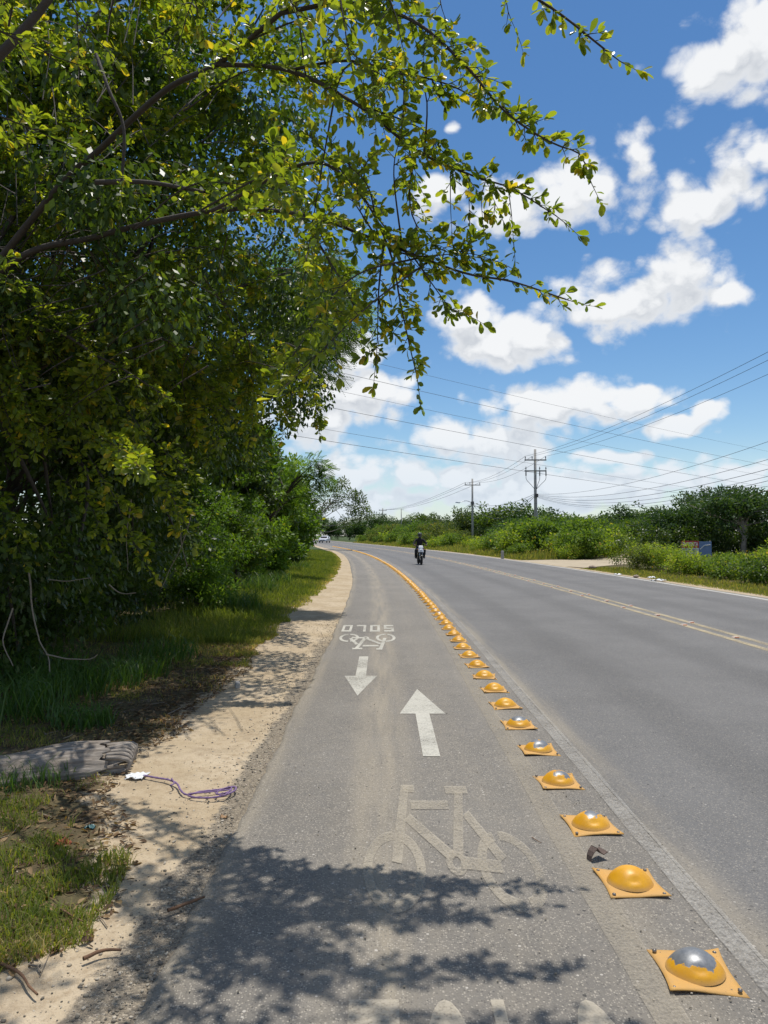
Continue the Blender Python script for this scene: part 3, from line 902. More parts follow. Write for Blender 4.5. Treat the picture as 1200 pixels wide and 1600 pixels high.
def limb(ctrl, r0, r1, t0=0.0, every=.05, tl=(.12, .34), lsc=1.0, droop=.5, spread=1.0):
    pts = catmull(ctrl, .05)
    seg = np.linalg.norm(np.diff(pts, axis=0), axis=1)
    s_ = np.concatenate([[0], np.cumsum(seg)])
    if r0 >= .0095: big_limbs.append((pts, np.linspace(r0, r1, len(pts))))
    else: twigs.add(pts, np.linspace(r0, r1, len(pts)))
    L_ = s_[-1]
    x = t0 * L_
    while x < L_:
        i = min(int(np.searchsorted(s_, x)), len(pts) - 2)
        td = pts[i + 1] - pts[i]; td /= np.linalg.norm(td) + 1e-9
        rnd = tr_r.normal(size=3); rnd -= td * rnd.dot(td); rnd /= np.linalg.norm(rnd) + 1e-9
        taper = 1.0 if x < .75 * L_ else max(.3, (L_ - x) / (.25 * L_))
        d0 = td * .8 + rnd * spread * .8 + np.array([0, 0, .08])
        twig(pts[i], d0, tr_r.uniform(*tl) * taper, lsc, droop)
        x += every * tr_r.uniform(.5, 1.5)
    twig(pts[-1], pts[-1] - pts[-3], .16, lsc, droop)
    return pts
def pp(*a): return [np.array(P(*q)) for q in a]
main = []
main.append(limb([HUB] + pp((0, 425, 6.0), (150, 370, 5.8), (330, 330, 5.2), (470, 335, 4.5), (600, 380, 4.1), (720, 425, 4.0), (800, 440, 3.95), (885, 468, 3.9)), .038, .004, .56, .036, (.07, .20)))
main.append(limb([HUB] + pp((60, 330, 5.8), (160, 230, 5.4), (260, 140, 4.9), (340, 100, 4.5), (440, 20, 4.1), (560, -70, 3.7), (720, -60, 3.4), (850, 5, 3.25), (955, 85, 3.2)), .040, .004, .6, .045, (.07, .2)))
main.append(limb(pp((340, 100, 4.5), (450, 110, 4.2), (560, 165, 3.95), (650, 235, 3.9), (740, 275, 3.85), (800, 295, 3.8), (870, 338, 3.8)), .016, .003, .1, .028, (.06, .18)))
main.append(limb(pp((440, 20, 4.1), (540, 5, 3.9), (640, 30, 3.6), (720, 95, 3.5), (790, 175, 3.45), (860, 222, 3.4), (905, 240, 3.4), (919, 272, 3.4)), .014, .003, .1, .028, (.06, .16)))
main.append(limb(pp((450, 110, 4.2), (540, 95, 4.0), (620, 112, 3.9), (700, 132, 3.85), (770, 168, 3.85)), .010, .003, .1, .03, (.06, .16)))
main.append(limb(pp((330, 330, 4.8), (480, 255, 4.4), (560, 300, 4.05), (608, 390, 4.0), (625, 470, 4.0), (640, 540, 3.95), (652, 590, 3.95)), .014, .003, .2, .028, (.06, .17)))
main.append(limb(pp((600, 380, 4.0), (592, 450, 4.0), (590, 520, 3.95), (588, 560, 3.95)), .008, .002, .0, .03, (.08, .17)))
main.append(limb(pp((470, 335, 4.4), (510, 400, 4.3), (545, 460, 4.1), (560, 500, 4.1)), .010, .002, .0, .03, (.06, .18)))
main.append(limb(pp((640, 392, 4.0), (680, 450, 4.0), (705, 482, 3.95), (722, 488, 3.95)), .006, .002, .1, .038, (.06, .14)))
main.append(limb(pp((560, 165, 3.95), (610, 180, 3.95), (665, 205, 3.95), (690, 235, 3.95)), .007, .002, .0, .03, (.06, .17)))
main.append(limb(pp((650, 235, 4.0), (640, 300, 4.0), (650, 350, 4.0), (690, 390, 4.0), (735, 400, 4.0)), .007, .002, .0, .034, (.06, .17)))
main.append(limb(pp((608, 390, 4.0), (660, 400, 3.95), (730, 395, 3.95), (765, 405, 3.95)), .006, .002, .0, .038, (.06, .16)))
for (a, b) in [((704, 268), (706, 362)), ((733, 275), (734, 345)), ((758, 285), (755, 350)), ((795, 300), (802, 372)), ((770, 290), (780, 330)), ((688, 0), (700, 40)), ((790, -10), (805, 45)), ((735, 100), (755, 125))]:
    p0, p1 = np.array(P(*a, 4.0)), np.array(P(*b, 3.98))
    limb([p0, (p0 + p1) / 2 + tr_r.normal(size=3) * .01, p1], .004, .0015, .15, .075, (.03, .07))
# branches seen bare against the leaves
limb(pp((150, 85, 4.9), (170, 140, 4.8), (193, 200, 4.8), (190, 285, 4.8)), .013, .010, .9, .2)
limb(pp((-60, 140, 3.3), (10, 75, 3.3), (75, 0, 3.3), (130, -90, 3.3)), .026, .014, .5, .1)
limb(pp((150, 285, 5.2), (230, 285, 5.1), (320, 300, 4.9)), .02, .012, .5, .08)
limb([HUB] + pp((40, 520, 6.2), (160, 560, 6.0), (260, 620, 5.8)), .03, .004, .3, .06)
# fill
allpts = np.concatenate([m_[len(m_) // 5:] for m_ in main[:3]])
POLY = [(-200, -50), (440, -60), (560, -60), (640, 30), (640, 240), (575, 330), (530, 430), (515, 560), (505, 640), (430, 668), (330, 640), (300, 700), (180, 690), (-260, 700)]
def inside(x, y):
    c = False
    for i in range(len(POLY)):
        (x1, y1), (x2, y2) = POLY[i], POLY[i - 1]
        if (y1 > y) != (y2 > y) and x < (x2 - x1) * (y - y1) / (y2 - y1) + x1: c = not c
    return c
nf = 0
while nf < 250:
    px, py = tr_r.uniform(-260, 640), tr_r.uniform(-260, 700)
    if not inside(px, py) or (px > 425 and tr_r.random() < .7): continue
    d = float(np.interp(px, [-260, 100, 230, 300, 424, 426, 640], [7.2, 7.0, 7.2, 7.8, 7.9, 3.9, 3.7])) + (tr_r.uniform(-.3, .4) + 1.6 * (330 - py) / 600 * float(np.interp(px, [120, 260], [1, .15])) if px < 425 else tr_r.uniform(-.9, .6))
    tgt = np.array(P(px, py, d))
    s_ = allpts[tr_r.integers(0, len(allpts))]
    if tr_r.random() < .55:
        dist = np.linalg.norm(allpts - tgt, axis=1)
        s_ = allpts[np.argsort(dist)[tr_r.integers(0, 25)]]
    v_ = tgt - s_
    if np.linalg.norm(v_) > 1.5: s_ = tgt - v_ / np.linalg.norm(v_) * 1.5
    if np.linalg.norm(v_) < .3: continue
    mid = (s_ + tgt) / 2 + np.array([0, 0, .12]) + tr_r.normal(size=3) * .05
    limb([s_, mid, tgt], .007, .002, .55 if px < 425 else .45, .05 if px < 425 else .065, (.1, .26), tr_r.uniform(.85, 1.1) * (1.0 if d < 5 else 1.3 if d < 7.3 else 1.5))
    nf += 1
# near sprays at the very top
for (a, b) in [((430, -60, 2.6), (470, 40, 2.55)), ((520, -70, 2.6), (540, 50, 2.55)), ((-40, 30, 2.7), (90, 90, 2.7)), ((60, -60, 2.7), (150, 60, 2.7)), ((-50, 160, 2.8), (70, 210, 2.8)), ((330, -80, 2.9), (290, 30, 2.9)), ((590, -60, 2.7), (620, 30, 2.65))]:
    limb([np.array(P(*a)), (np.array(P(*a)) + np.array(P(*b))) / 2, np.array(P(*b))], .006, .002, .1, .07, (.07, .16), .72)
for k in range(26):
    px, py = tr_r.uniform(-120, 330), tr_r.uniform(-40, 460)
    d = tr_r.uniform(4.9, 5.4) if px < 60 else tr_r.uniform(6.4, 6.9)
    t0_ = np.array(P(px, py, d)); d_ = np.array([tr_r.uniform(.1, .6), tr_r.uniform(-.5, .2), tr_r.uniform(-.35, .1)])
    limb([t0_ - d_ * .8, t0_ - d_ * .3 + np.array([0, 0, .05]), t0_], .006, .002, .15, .06, (.08, .22), 1.1)
# higher limbs of the crown that reach over the verge (they shade the near sand)
for k in range(14):
    t0_ = np.array([tr_r.uniform(-1.75, -.55), tr_r.uniform(2.95, 3.85), tr_r.uniform(4.5, 5.3)])
    d_ = np.array([tr_r.uniform(.3, .7), tr_r.uniform(-.6, .1), tr_r.uniform(-.2, .2)])
    limb([t0_ - d_, t0_ - d_ * .5 + np.array([0, 0, .06]), t0_], .007, .002, .1, .07, (.1, .26))
# sprays hanging in front of the dark gap
for ctrl in [[(40, 600, 6.30), (110, 650, 6.20), (170, 690, 6.10), (225, 735, 4.55)], [(-30, 620, 6.30), (60, 660, 6.20), (120, 720, 6.20)], [(180, 620, 6.30), (240, 690, 6.30), (290, 730, 6.20)],
             [(130, 700, 6.30), (175, 770, 6.25), (195, 820, 6.20), (228, 882, 6.20)], [(210, 690, 6.40), (260, 760, 6.40), (295, 830, 6.35)], [(-30, 760, 6.30), (10, 800, 6.25), (30, 860, 6.20)],
             [(90, 740, 6.40), (140, 790, 6.40), (170, 850, 6.40)], [(300, 600, 7.4), (340, 660, 7.3), (330, 700, 7.2)], [(430, 540, 7.6), (455, 610, 7.5), (445, 668, 7.4)], [(465, 560, 7.6), (490, 615, 7.5), (495, 660, 7.4)], [(380, 580, 7.6), (395, 640, 7.5), (390, 690, 7.4)]]:
    limb(pp(*ctrl), .006, .002, .05, .04, (.07, .2), 1.2)
fg = thing('overhanging_tree', 'broad leaved tree whose branches overhang the bicycle lane', 'tree', base_fg)
tk = Tubes(10)
tk.add(catmull([base_fg + np.array([0, 0, -.2]), base_fg + np.array([.03, -.05, .9]), HUB + np.array([-.05, .03, -.6]), HUB, HUB + np.array([.1, -.05, .7]), HUB + np.array([.1, 0, 1.6])], .15) - base_fg, .1)
link('trunk', tk.mesh('trunk'), bark_dark, fg)
for (pts, rad_) in big_limbs:
    tb_ = Tubes(7); tb_.add(pts - base_fg, rad_)
    link('branch', tb_.mesh('branch'), bark_dark, fg)
o = link('twigs', mesh_np('twigs', np.concatenate(twigs.V) - base_fg, np.concatenate(twigs.Q), smooth=True), bark_dark, fg)
o['kind'] = 'stuff'
LP, LD, LN, LL, LT = map(np.array, (LP, LD, LN, LL, LT))
px, py = proj(LP)
vis = (px > 0) & (px < 1200) & (py > 0) & (py < 1600)
size = np.where(vis, LL / LP[:, 1], 0)
big = np.argsort(-size)[:300]
rest = np.ones(len(LP), bool); rest[big] = False
v, q, tt = leaf_arrays(LP[rest] - base_fg, LD[rest], LN[rest], LL[rest], LL[rest] * .50, LT[rest])
crown = link('crown', mesh_np('crown', v, q, tt), leaf_fore, fg)
crown['kind'] = 'stuff'
lm_ = []
for k in range(8):
    v, q, tt = leaf_arrays(np.zeros((1, 3)), np.array([[0, 1.0, 0]]), np.array([[0, 0, 1.0]]), np.array([1.0]), np.array([.50]), np.array([k / 8 + .06]))
    me = mesh_np('leaf', v, q, tt); me.materials.append(leaf_fore); lm_.append(me)
for i in big:
    o = bpy.data.objects.new('leaf', lm_[min(7, int(LT[i] * 8))])
    col.objects.link(o)
    D = norm(LD[i]); S = norm(np.cross(D, LN[i])); N = np.cross(S, D)
    M = Matrix(((S[0], D[0], N[0]), (S[1], D[1], N[1]), (S[2], D[2], N[2]))).to_4x4()
    o.parent = crown
    o.matrix_local = Matrix.Translation(Vector(LP[i] - base_fg)) @ M @ Matrix.Scale(float(LL[i]), 4)

# ---- thin stems hanging in the dark gap
def vine(label, pts, r0, group='dry stems in the dark gap'):
    t = Tubes(5)
    p = catmull(pp(*pts), .05)
    p = p + .006 * np.stack([n1(np.arange(len(p)), .7, 3), n1(np.arange(len(p)), .6, 5), n1(np.arange(len(p)), .5, 6)], 1)
    t.add(p, np.linspace(r0, r0 * .5, len(p)))
    return tag(link('vine', t.mesh('vine'), vine_mat), label, 'vine', group)
vine('pale bent stem arching down into the tall grass', [(45, 890, 6.4), (52, 960, 6.3), (62, 1000, 6.2), (75, 1025, 6.1), (78, 1050, 6.0)], .009)
vine('pale curved twig just above the tall grass tips', [(72, 1022, 6.1), (110, 1030, 6.0), (140, 1030, 5.9), (152, 1022, 5.9)], .007)
vine('straight dry twig lying across the thicket shade', [(75, 905, 6.4), (110, 908, 6.3), (143, 902, 6.2)], .006)
vine('short zigzag twig in the black gap', [(170, 913, 6.5), (185, 925, 6.5), (200, 928, 6.4), (213, 927, 6.4)], .007)
vine('forked dry stem hanging beside the sunlit shrub', [(300, 800, 8.5), (285, 850, 8.5), (270, 880, 8.5), (252, 920, 8.4)], .008)
vine('drooping dry stem hanging near the forked one', [(280, 810, 8.4), (284, 850, 8.4), (292, 885, 8.3)], .008)
vine('long grey vine hanging from the canopy', [(205, 780, 7.0), (198, 840, 7.0), (200, 890, 6.9)], .006)
vine('looping grey vine at the photo edge', [(20, 950, 6.3), (5, 1000, 6.2), (20, 1040, 6.1)], .008)

# ------------------------------------------------------------------ far side of the road: shrubs, trees, background
# prototypes, copied along the road
def proto(seed, rad, h, n, leaf, lm, name, cat, stem_='stem', crown_='foliage', k=26, cz=.5, ch=.5, tr=.06, nl=10, bark=bark_dark, cr=(.3, .5)):
    o = plant(name, '', cat, (0, 0, -50), clump_set(ck(seed), (0, 0, h * cz), (rad, rad, h * ch), k, cr[0] * rad, cr[1] * rad, minz=.1 * h), n, leaf, .55, lm, bark, tr, seed + 9, stem_=stem_, crown=crown_, nlimb=nl, droop=.05)
    return o
bushes = [proto(700, 1.6, 2.4, 2600, .24, bush_mid, 'roadside_shrub', 'shrub'), proto(701, 1.7, 2.2, 2600, .24, bush_bright, 'roadside_shrub', 'shrub'),
          proto(702, 1.5, 2.6, 2600, .22, bush_olive, 'roadside_shrub', 'shrub'), proto(703, 1.8, 2.2, 2600, .25, leaf_weed, 'roadside_shrub', 'shrub')]
trees = [proto(710, 2.2, 4.6, 4200, .30, leaf_far, 'woodland_tree', 'tree', 'trunk', 'crown', 34, .58, .42, .12), proto(711, 2.5, 5.0, 4200, .32, leaf_mid, 'woodland_tree', 'tree', 'trunk', 'crown', 34, .58, .42, .12),
         proto(712, 2.0, 5.4, 4200, .28, leaf_far, 'woodland_tree', 'tree', 'trunk', 'crown', 34, .6, .4, .12), proto(713, 2.4, 4.4, 3800, .30, leaf_olive, 'woodland_tree', 'tree', 'trunk', 'crown', 30, .6, .4, .12)]
used = set()
def put(lst, i, label, loc, rz, s, group):
    src = lst[i % len(lst)]
    if src.name not in used:
        used.add(src.name)
        src.location = loc; src.rotation_euler = (0, 0, rz); src.scale = s
        src['label'] = label; src['group'] = group
        return src
    return copy_thing(src, label, loc, rz, s, group)
rv = np.random.default_rng(77)
def ux(u, Y): return u + float(shift(Y))
# dense row on the far side of the road, from the dirt turning to the bend
Y = 47.0; i = 0
while Y < 175:
    for (du, sc_, lst) in ((12.6 if Y > 52 else 13.6, .72, bushes), (15.2, 1.0 if not 70 < Y < 96 else .7, bushes)):
        if du < 15 and rv.random() < .3: continue
        u = du + rv.uniform(-.5, .7)
        s = sc_ * (rv.uniform(.5, 1.25) if du < 15 else rv.uniform(.75, 1.3)) * np.interp(Y, [47, 60, 120], [.85, 1.0, 1.1])
        ki = int(rv.integers(0, 4))
        seg_ = 'between the dirt turning and the tall pole' if Y < 65 else 'between the tall pole and the lamp pole' if Y < 98 else 'between the lamp pole and the far bend'
        put(lst, ki, ('mid green', 'bright green', 'olive', 'yellow green')[ki] + (' low shrub at the road edge ' if du < 15 else ' taller shrub set back ') + seg_, (ux(u, Y), Y + rv.uniform(-.6, .6), -.02), rv.uniform(0, 6.28), (s, s, s * rv.uniform(.85, 1.15)), 'shrubs lining the far edge of the road')
    Y += np.interp(Y, [47, 80, 175], [2.1, 3.0, 4.6]); i += 1
for (x, y, k, s) in [(13.0, 55, 1, 1.15), (15.5, 52, 3, 1.0), (17.5, 56, 1, 1.05), (18.3, 50.5, 3, .75), (15.8, 60, 0, 1.2), (12.0, 60, 3, 1.2), (18.6, 60, 2, .95), (20.0, 63, 0, .8), (10.8, 57, 1, 1.0)]:
    put(bushes, k, ('mid green', 'bright green', 'olive', 'yellow green')[k] + ' shrub in the bank around the foot of the tall pole', (x, y, -.02), rv.uniform(0, 6), (s, s, s), 'shrubs around the tall pole')
Y = 66.0
while Y < 200:
    for k in range(2):
        u = rv.uniform(17.5, 20) + 4.5 * k + (4.0 if Y < 100 else 0)
        s = rv.uniform(.62, .95) * np.interp(Y, [66, 90, 200], [.62, .85, 1.05])
        ki = int(rv.integers(0, 4))
        put(trees, ki, ('dark green', 'mid green', 'slender dark', 'olive')[ki] + ' tree of the wood behind the shrubs ' + ('near the tall pole' if Y < 85 else 'near the lamp pole' if Y < 115 else 'toward the far bend'), (ux(u, Y), Y + rv.uniform(-1.5, 1.5), -.02), rv.uniform(0, 6.28), (s, s, s * rv.uniform(.85, 1.15)), 'wood behind the far roadside shrubs')
    Y += np.interp(Y, [66, 200], [5.0, 9.0])
for k in range(34):                                    # woods that close the view at the bend
    px = np.interp(k, [0, 33], [452, 905]) + rv.uniform(-6, 6)
    d = rv.uniform(195, 250) if px < 760 else rv.uniform(150, 230)
    s = rv.uniform(1.2, 1.7) * (1.0 if px < 760 else .8)
    x = (px - 600) / F * d
    if ux(ROAD_R + 3, d) > x > ux(LANE_L - 3, d): continue
    ki = int(rv.integers(0, 4))
    put(trees, ki, 'distant ' + ('dark green', 'mid green', 'slender dark', 'olive')[ki] + ' tree closing the view ' + ('beyond the bend' if px < 640 else 'behind the lamp pole' if px < 780 else 'behind the tall pole'), (x, d, -.02), rv.uniform(0, 6.28), (s, s, s), 'distant wood beyond the bend')
for k in range(26):
    px = 880 + k * 15 + rv.uniform(-8, 8); d = rv.uniform(95, 150); s = rv.uniform(.75, 1.1); ki = int(rv.integers(0, 4))
    put(trees, ki, 'distant ' + ('dark green', 'mid green', 'slender dark', 'olive')[ki] + ' tree behind the shade trees and the dirt turning', ((px - 600) / F * d, d, -.02), rv.uniform(0, 6.28), (s * 1.3, s * 1.3, s), 'distant wood behind the dirt turning')
for k in range(14):
    px = 330 + k * 15 + rv.uniform(-5, 5); d = rv.uniform(205, 260); s = rv.uniform(1.3, 1.7); ki = int(rv.integers(0, 4))
    if px > 505: d = rv.uniform(265, 300)
    put(trees, ki, 'distant ' + ('dark green', 'mid green', 'slender dark', 'olive')[ki] + ' tree behind the white car at the bend', ((px - 600) / F * d, d, -.02), rv.uniform(0, 6.28), (s * 1.3, s * 1.3, s), 'distant wood behind the car')
for k, (x, y) in enumerate([(-27, 172), (-31, 182), (-36, 190), (-24, 186), (-41, 198)]):
    put(bushes, k, ('mid green', 'bright green', 'olive', 'yellow green', 'mid green')[k] + ' shrub at the bend behind the white car', (x, y, -.02), k, (1.5, 1.5, 1.5), 'shrubs behind the white car')
put(trees, 2, 'pointed darker tree standing above the shrubs by the bend', (-1.6, 168, 0), 1.0, (1.25, 1.25, 1.25), 'distant wood beyond the bend')
put(trees, 1, 'round topped tree rising behind the street lamp pole', (17.5, 104, 0), 2.0, (1.5, 1.5, 1.2), 'wood behind the far roadside shrubs')
put(trees, 0, 'broad tree just right of the street lamp pole', (21.5, 100, 0), .4, (1.6, 1.6, 1.22), 'wood behind the far roadside shrubs')
put(trees, 3, 'thin topped tree left of the street lamp pole', (12.0, 108, 0), .4, (1.0, 1.0, 1.25), 'wood behind the far roadside shrubs')

# trees behind the banner on the right
def rtree(label, x, y, c, rad, k, cr, n, leaf, lm, seed, trunk=None, bark=bark_dark, tr=.16, nl=14):
    return plant('shade_tree', label, 'tree', (x, y, 0), clump_set(ck(seed), c, rad, k, *cr), n, leaf, .5, lm, bark, tr, seed + 5, trunk=trunk, group='trees behind the banner', nlimb=nl, droop=.05)
rtree('dark spreading tree with a pale forked trunk behind the weeds', 22.8, 45, (-.2, .6, 3.35), (3.4, 2.6, 1.0), 60, (.5, .95), 9000, .2, leaf_far, 801, trunk=[(0, 0, -.1), (-.05, 0, 1.0), (.1, .1, 2.0), (-.3, .3, 3.6)], bark=bark_pale, tr=.2, nl=22)
rtree('dark tree behind the red banner', 20.6, 49, (0, 0, 2.0), (2.6, 2.2, 1.5), 56, (.5, .9), 9000, .21, leaf_far, 802)
rtree('dark tree at the photo edge behind the weedy bank', 27.0, 47, (0, 0, 2.4), (3.0, 2.4, 2.0), 56, (.5, .95), 9000, .21, leaf_far, 803)
rtree('layered tree top above the banner', 25.6, 54, (0, 0, 4.2), (3.2, 2.2, .8), 34, (.5, .85), 5000, .22, leaf_far, 804)
rtree('rounded mid green tree beyond the dirt turning', 24.0, 68, (0, 0, 1.7), (2.6, 2.4, 1.2), 50, (.6, 1.0), 8000, .24, leaf_mid, 805)
rtree('dark rounded tree between the dirt turning and the banner', 25.6, 62, (0, 0, 2.0), (2.6, 2.4, 1.5), 48, (.6, 1.0), 8000, .24, leaf_far, 806)
rtree('small dark tree at the end of the dirt track', 25.5, 80, (0, 0, 1.9), (2.6, 2.2, 1.5), 36, (.6, .9), 5000, .26, leaf_far, 807)
rtree('far dark tree between the shrub bank and the rounded tree', 33, 108, (0, 0, 2.0), (4.2, 2.6, 1.7), 40, (.7, 1.1), 5000, .32, leaf_far, 808)
rtree('distant low tree over the dirt turning', 27.5, 104, (0, 0, 1.8), (3.6, 2.4, 1.5), 36, (.7, 1.0), 4500, .32, leaf_olive, 809)
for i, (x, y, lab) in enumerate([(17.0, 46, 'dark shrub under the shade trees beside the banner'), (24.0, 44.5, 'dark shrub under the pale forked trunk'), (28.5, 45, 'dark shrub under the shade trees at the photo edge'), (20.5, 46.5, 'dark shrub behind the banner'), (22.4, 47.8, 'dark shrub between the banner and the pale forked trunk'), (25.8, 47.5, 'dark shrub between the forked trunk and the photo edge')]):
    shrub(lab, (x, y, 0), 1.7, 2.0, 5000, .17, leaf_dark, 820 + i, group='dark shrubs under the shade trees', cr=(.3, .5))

# weedy bank in front of the banner
rw = np.random.default_rng(91)
def weed(label, x, y, rad, h, lm, seed, n=3600, leaf=.10):
    return shrub(label, (x, y, .0), rad, h, n, leaf, lm, seed, group='weeds on the bank below the banner', name='weed_clump', k=26, cr=(.22, .42), cat='weeds')
WD = [(11.7, 33.0, 1.0, 1.05, bush_olive, 'grey green weed clump at the corner of the dirt turning'), (12.6, 31.5, 1.1, 1.25, leaf_weed, 'tall creeper covered weed clump near the turning'),
      (12.9, 34.2, 1.0, 1.3, leaf_weed, 'tallest yellow green weed clump left of the banner'), (15.4, 31.0, 1.2, .75, leaf_weed, 'weed clump hiding the foot of the red banner'), (16.3, 30.2, 1.2, .8, bush_olive, 'weed clump with dry seed heads below the blue banner'),
      (12.2, 29.0, .95, .8, leaf_weed, 'weed clump by the road below the creeper'), (13.6, 28.6, 1.1, .75, bush_bright, 'bright weed clump in the middle of the bank'), (15.0, 28.0, 1.2, .75, leaf_weed, 'wide weed clump in the middle of the bank'),
      (12.3, 26.2, .9, .7, bush_bright, 'bright low weed clump near the road edge'), (13.7, 25.4, 1.1, 1.0, leaf_weed, 'leafy weed clump left of the dark creeper'), (15.2, 26.0, 1.2, 1.25, bush_bright, 'bright green weed mound under the forked trunk'),
      (12.3, 23.4, .85, .8, leaf_mid, 'dark creeper clump near the road edge'), (13.5, 22.6, 1.0, 1.0, leaf_weed, 'weed clump at the photo edge near the road'), (14.6, 23.6, 1.1, 1.3, bush_bright, 'bright weed mound at the photo edge'),
      (12.4, 20.8, .8, .75, leaf_mid, 'low dark weed clump at the photo edge'), (17.6, 29.6, 1.2, 1.3, bush_olive, 'brownish weed clump behind the bright mound'), (18.0, 32, 1.2, 1.2, leaf_weed, 'weed clump behind the blue banner')]
for i, (x, y, rd, h, lm, lab) in enumerate(WD):
    weed(lab, x, y, rd, h, lm, 840 + i)

# ------------------------------------------------------------------ dirt turning on the right
dirt_m = plain('dirt_track', (.42, .35, .25), .95, var=.3, scale=1.3, bump=.02, spec=.1)
ctrl = [((9.9, 35.5), (8.6, 46.5)), ((11.5, 36.8), (11.0, 46.0)), ((14.0, 40.0), (13.6, 47.0)), ((17.0, 46.0), (16.6, 51.0)), ((21.0, 55.0), (19.6, 58.5)), ((27.0, 72.0), (24.5, 76.0)), ((36.0, 92.0), (33.0, 97.0))]
vs, fs = [], []
for k, (a, b) in enumerate(ctrl):
    for j in range(5):
        t_ = j / 4
        vs.append((a[0] * (1 - t_) + b[0] * t_ + .12 * rw.normal(), a[1] * (1 - t_) + b[1] * t_ + .2 * rw.normal(), .045 if k else -.012))
    if k:
        for j in range(4):
            o = (k - 1) * 5 + j
            fs.append((o, o + 1, o + 6, o + 5))
me = bpy.data.meshes.new('dirt_track'); me.from_pydata(vs, [], [f_[::-1] for f_ in fs])
tag(link('dirt_track', me, dirt_m), 'pale dirt track turning off the far side of the road', 'track', kind='structure')

# ------------------------------------------------------------------ grass, litter and stones
def blades(n, sampler, hfun, wfun, lean, tintf, seed):
    r = np.random.default_rng(seed)
    u, Yb = sampler(r, n)
    x = u + shift(Yb); z = ground_z(u, Yb) - .005
    h = hfun(r, u, Yb); wd = wfun(r, u, Yb)
    a = r.uniform(0, 6.283, len(u)); ld = np.stack([np.cos(a), np.sin(a), np.zeros_like(a)], 1)
    fa = r.uniform(0, 6.283, len(u)); sd = np.stack([np.cos(fa), np.sin(fa), np.zeros_like(fa)], 1) * (wd / 2)[:, None]
    p0 = np.stack([x, Yb, z], 1)
    le = (lean * r.uniform(.2, 1.0, len(u)) * h)[:, None]
    up = np.array([0, 0, 1.0])
    p1 = p0 + up * (h * .55)[:, None] + ld * le * .35
    p2 = p0 + up * (h * .95)[:, None] * (1 - .25 * lean) + ld * le
    v = np.stack([p0 - sd, p0 + sd, p1 + sd * .8, p1 - sd * .8, p2 + sd * .12, p2 - sd * .12], 1).reshape(-1, 3)
    k = np.arange(len(u))[:, None] * 6
    q = np.concatenate([k + np.array([[0, 1, 2, 3]]), k + np.array([[3, 2, 4, 5]])])
    return v, q, np.repeat(np.clip(tintf(r, u, Yb), 0, 1), 6)
def in_patch(u, Yb, thr):
    return n2(u, Yb, 1.4, 3) + .5 * n2(u, Yb, 4.2, 8) > thr
def near_sampler(thr):
    def f_(r, n):
        Yb = 2.3 + 11.5 * r.random(n * 3) ** 1.5
        e = grass_edge(Yb)
        u = e + .10 - r.exponential(.9, n * 3)
        k = (u > -5.2) & in_patch(u, Yb, thr - np.clip((e - u) * .5, 0, .5)) & ~((Yb > 5.0) & (Yb < 8.6) & (u > -2.55 + .25 * n1(Yb, 1.6, 3)) & (r.random(n * 3) > .16))
        k &= ~((Yb > 4.35) & (Yb < 5.35) & (u > -3.3) & (u < -1.55) & (r.random(n * 3) > .06))
        return u[k][:n], Yb[k][:n]
    return f_
parts = [blades(46000, near_sampler(-.16), lambda r, u, Y: r.uniform(.02, .085, len(u)) * (1 + .35 * n2(u, Y, 1.1, 5)), lambda r, u, Y: r.uniform(.003, .006, len(u)), .9,
                lambda r, u, Y: (.46 + .34 * n2(u, Y, 1.3, 2) + r.uniform(-.3, .45, len(u))), 201)]
def far_sampler(r, n):
    Yb = 10.5 + 62 * r.random(n * 2) ** 1.55
    e = grass_edge(Yb)
    u = e + .12 - np.abs(r.normal(0, 1.25, n * 2))
    return u[:n], Yb[:n]
parts.append(blades(46000, far_sampler, lambda r, u, Y: r.uniform(.07, .2, len(u)) * np.clip(.55 + (grass_edge(Y) - u) * .75, .35, 1.8), lambda r, u, Y: .004 + .00055 * Y, .6,
                    lambda r, u, Y: .27 + .16 * n2(u, Y, .8, 2) + r.uniform(-.25, .3, len(u)) + np.clip(.3 - (grass_edge(Y) - u), 0, .3), 202))
def right_sampler(r, n):
    Yb = 16 + 44 * r.random(n) ** 1.4
    u = 10.3 + np.abs(r.normal(0, .95, n))
    k = ~((Yb > 35) & (Yb < 47) & (u < 16))
    return u[k], Yb[k]
parts.append(blades(26000, right_sampler, lambda r, u, Y: r.uniform(.04, .14, len(u)) * np.clip((u - 9.9) * .9, .3, 1.4), lambda r, u, Y: .004 + .0006 * Y, .6,
                    lambda r, u, Y: .45 + r.uniform(-.2, .4, len(u)), 203))
def right_far(r, n):
    Yb = 47 + 120 * r.random(n); u = 10.5 + np.abs(r.normal(0, 1.5, n)); return u, Yb
parts.append(blades(22000, right_far, lambda r, u, Y: r.uniform(.15, .5, len(u)) * np.clip(.5 + (u - 10.5) * .55, .5, 2.2), lambda r, u, Y: .02 + .0005 * Y, .5, lambda r, u, Y: .45 + r.uniform(-.2, .4, len(u)), 204))
def track_side(r, n):
    Yb = r.uniform(47, 75, n); x = 15.5 + (Yb - 47) * .28 + r.uniform(-.5, 6, n); u = x - shift(Yb)
    d = x - (16.9 + (Yb - 50) * .42)
    k = (d < -1.2) | (d > 3.4)
    return u[k], Yb[k]
parts.append(blades(9000, track_side, lambda r, u, Y: r.uniform(.2, .6, len(u)), lambda r, u, Y: np.full(len(u), .05), .5, lambda r, u, Y: .35 + r.uniform(-.2, .3, len(u)), 205))
off = 0; V_, Q_, T_ = [], [], []
for (v, q, t_) in parts:
    V_.append(v); Q_.append(q + off); T_.append(t_); off += len(v)
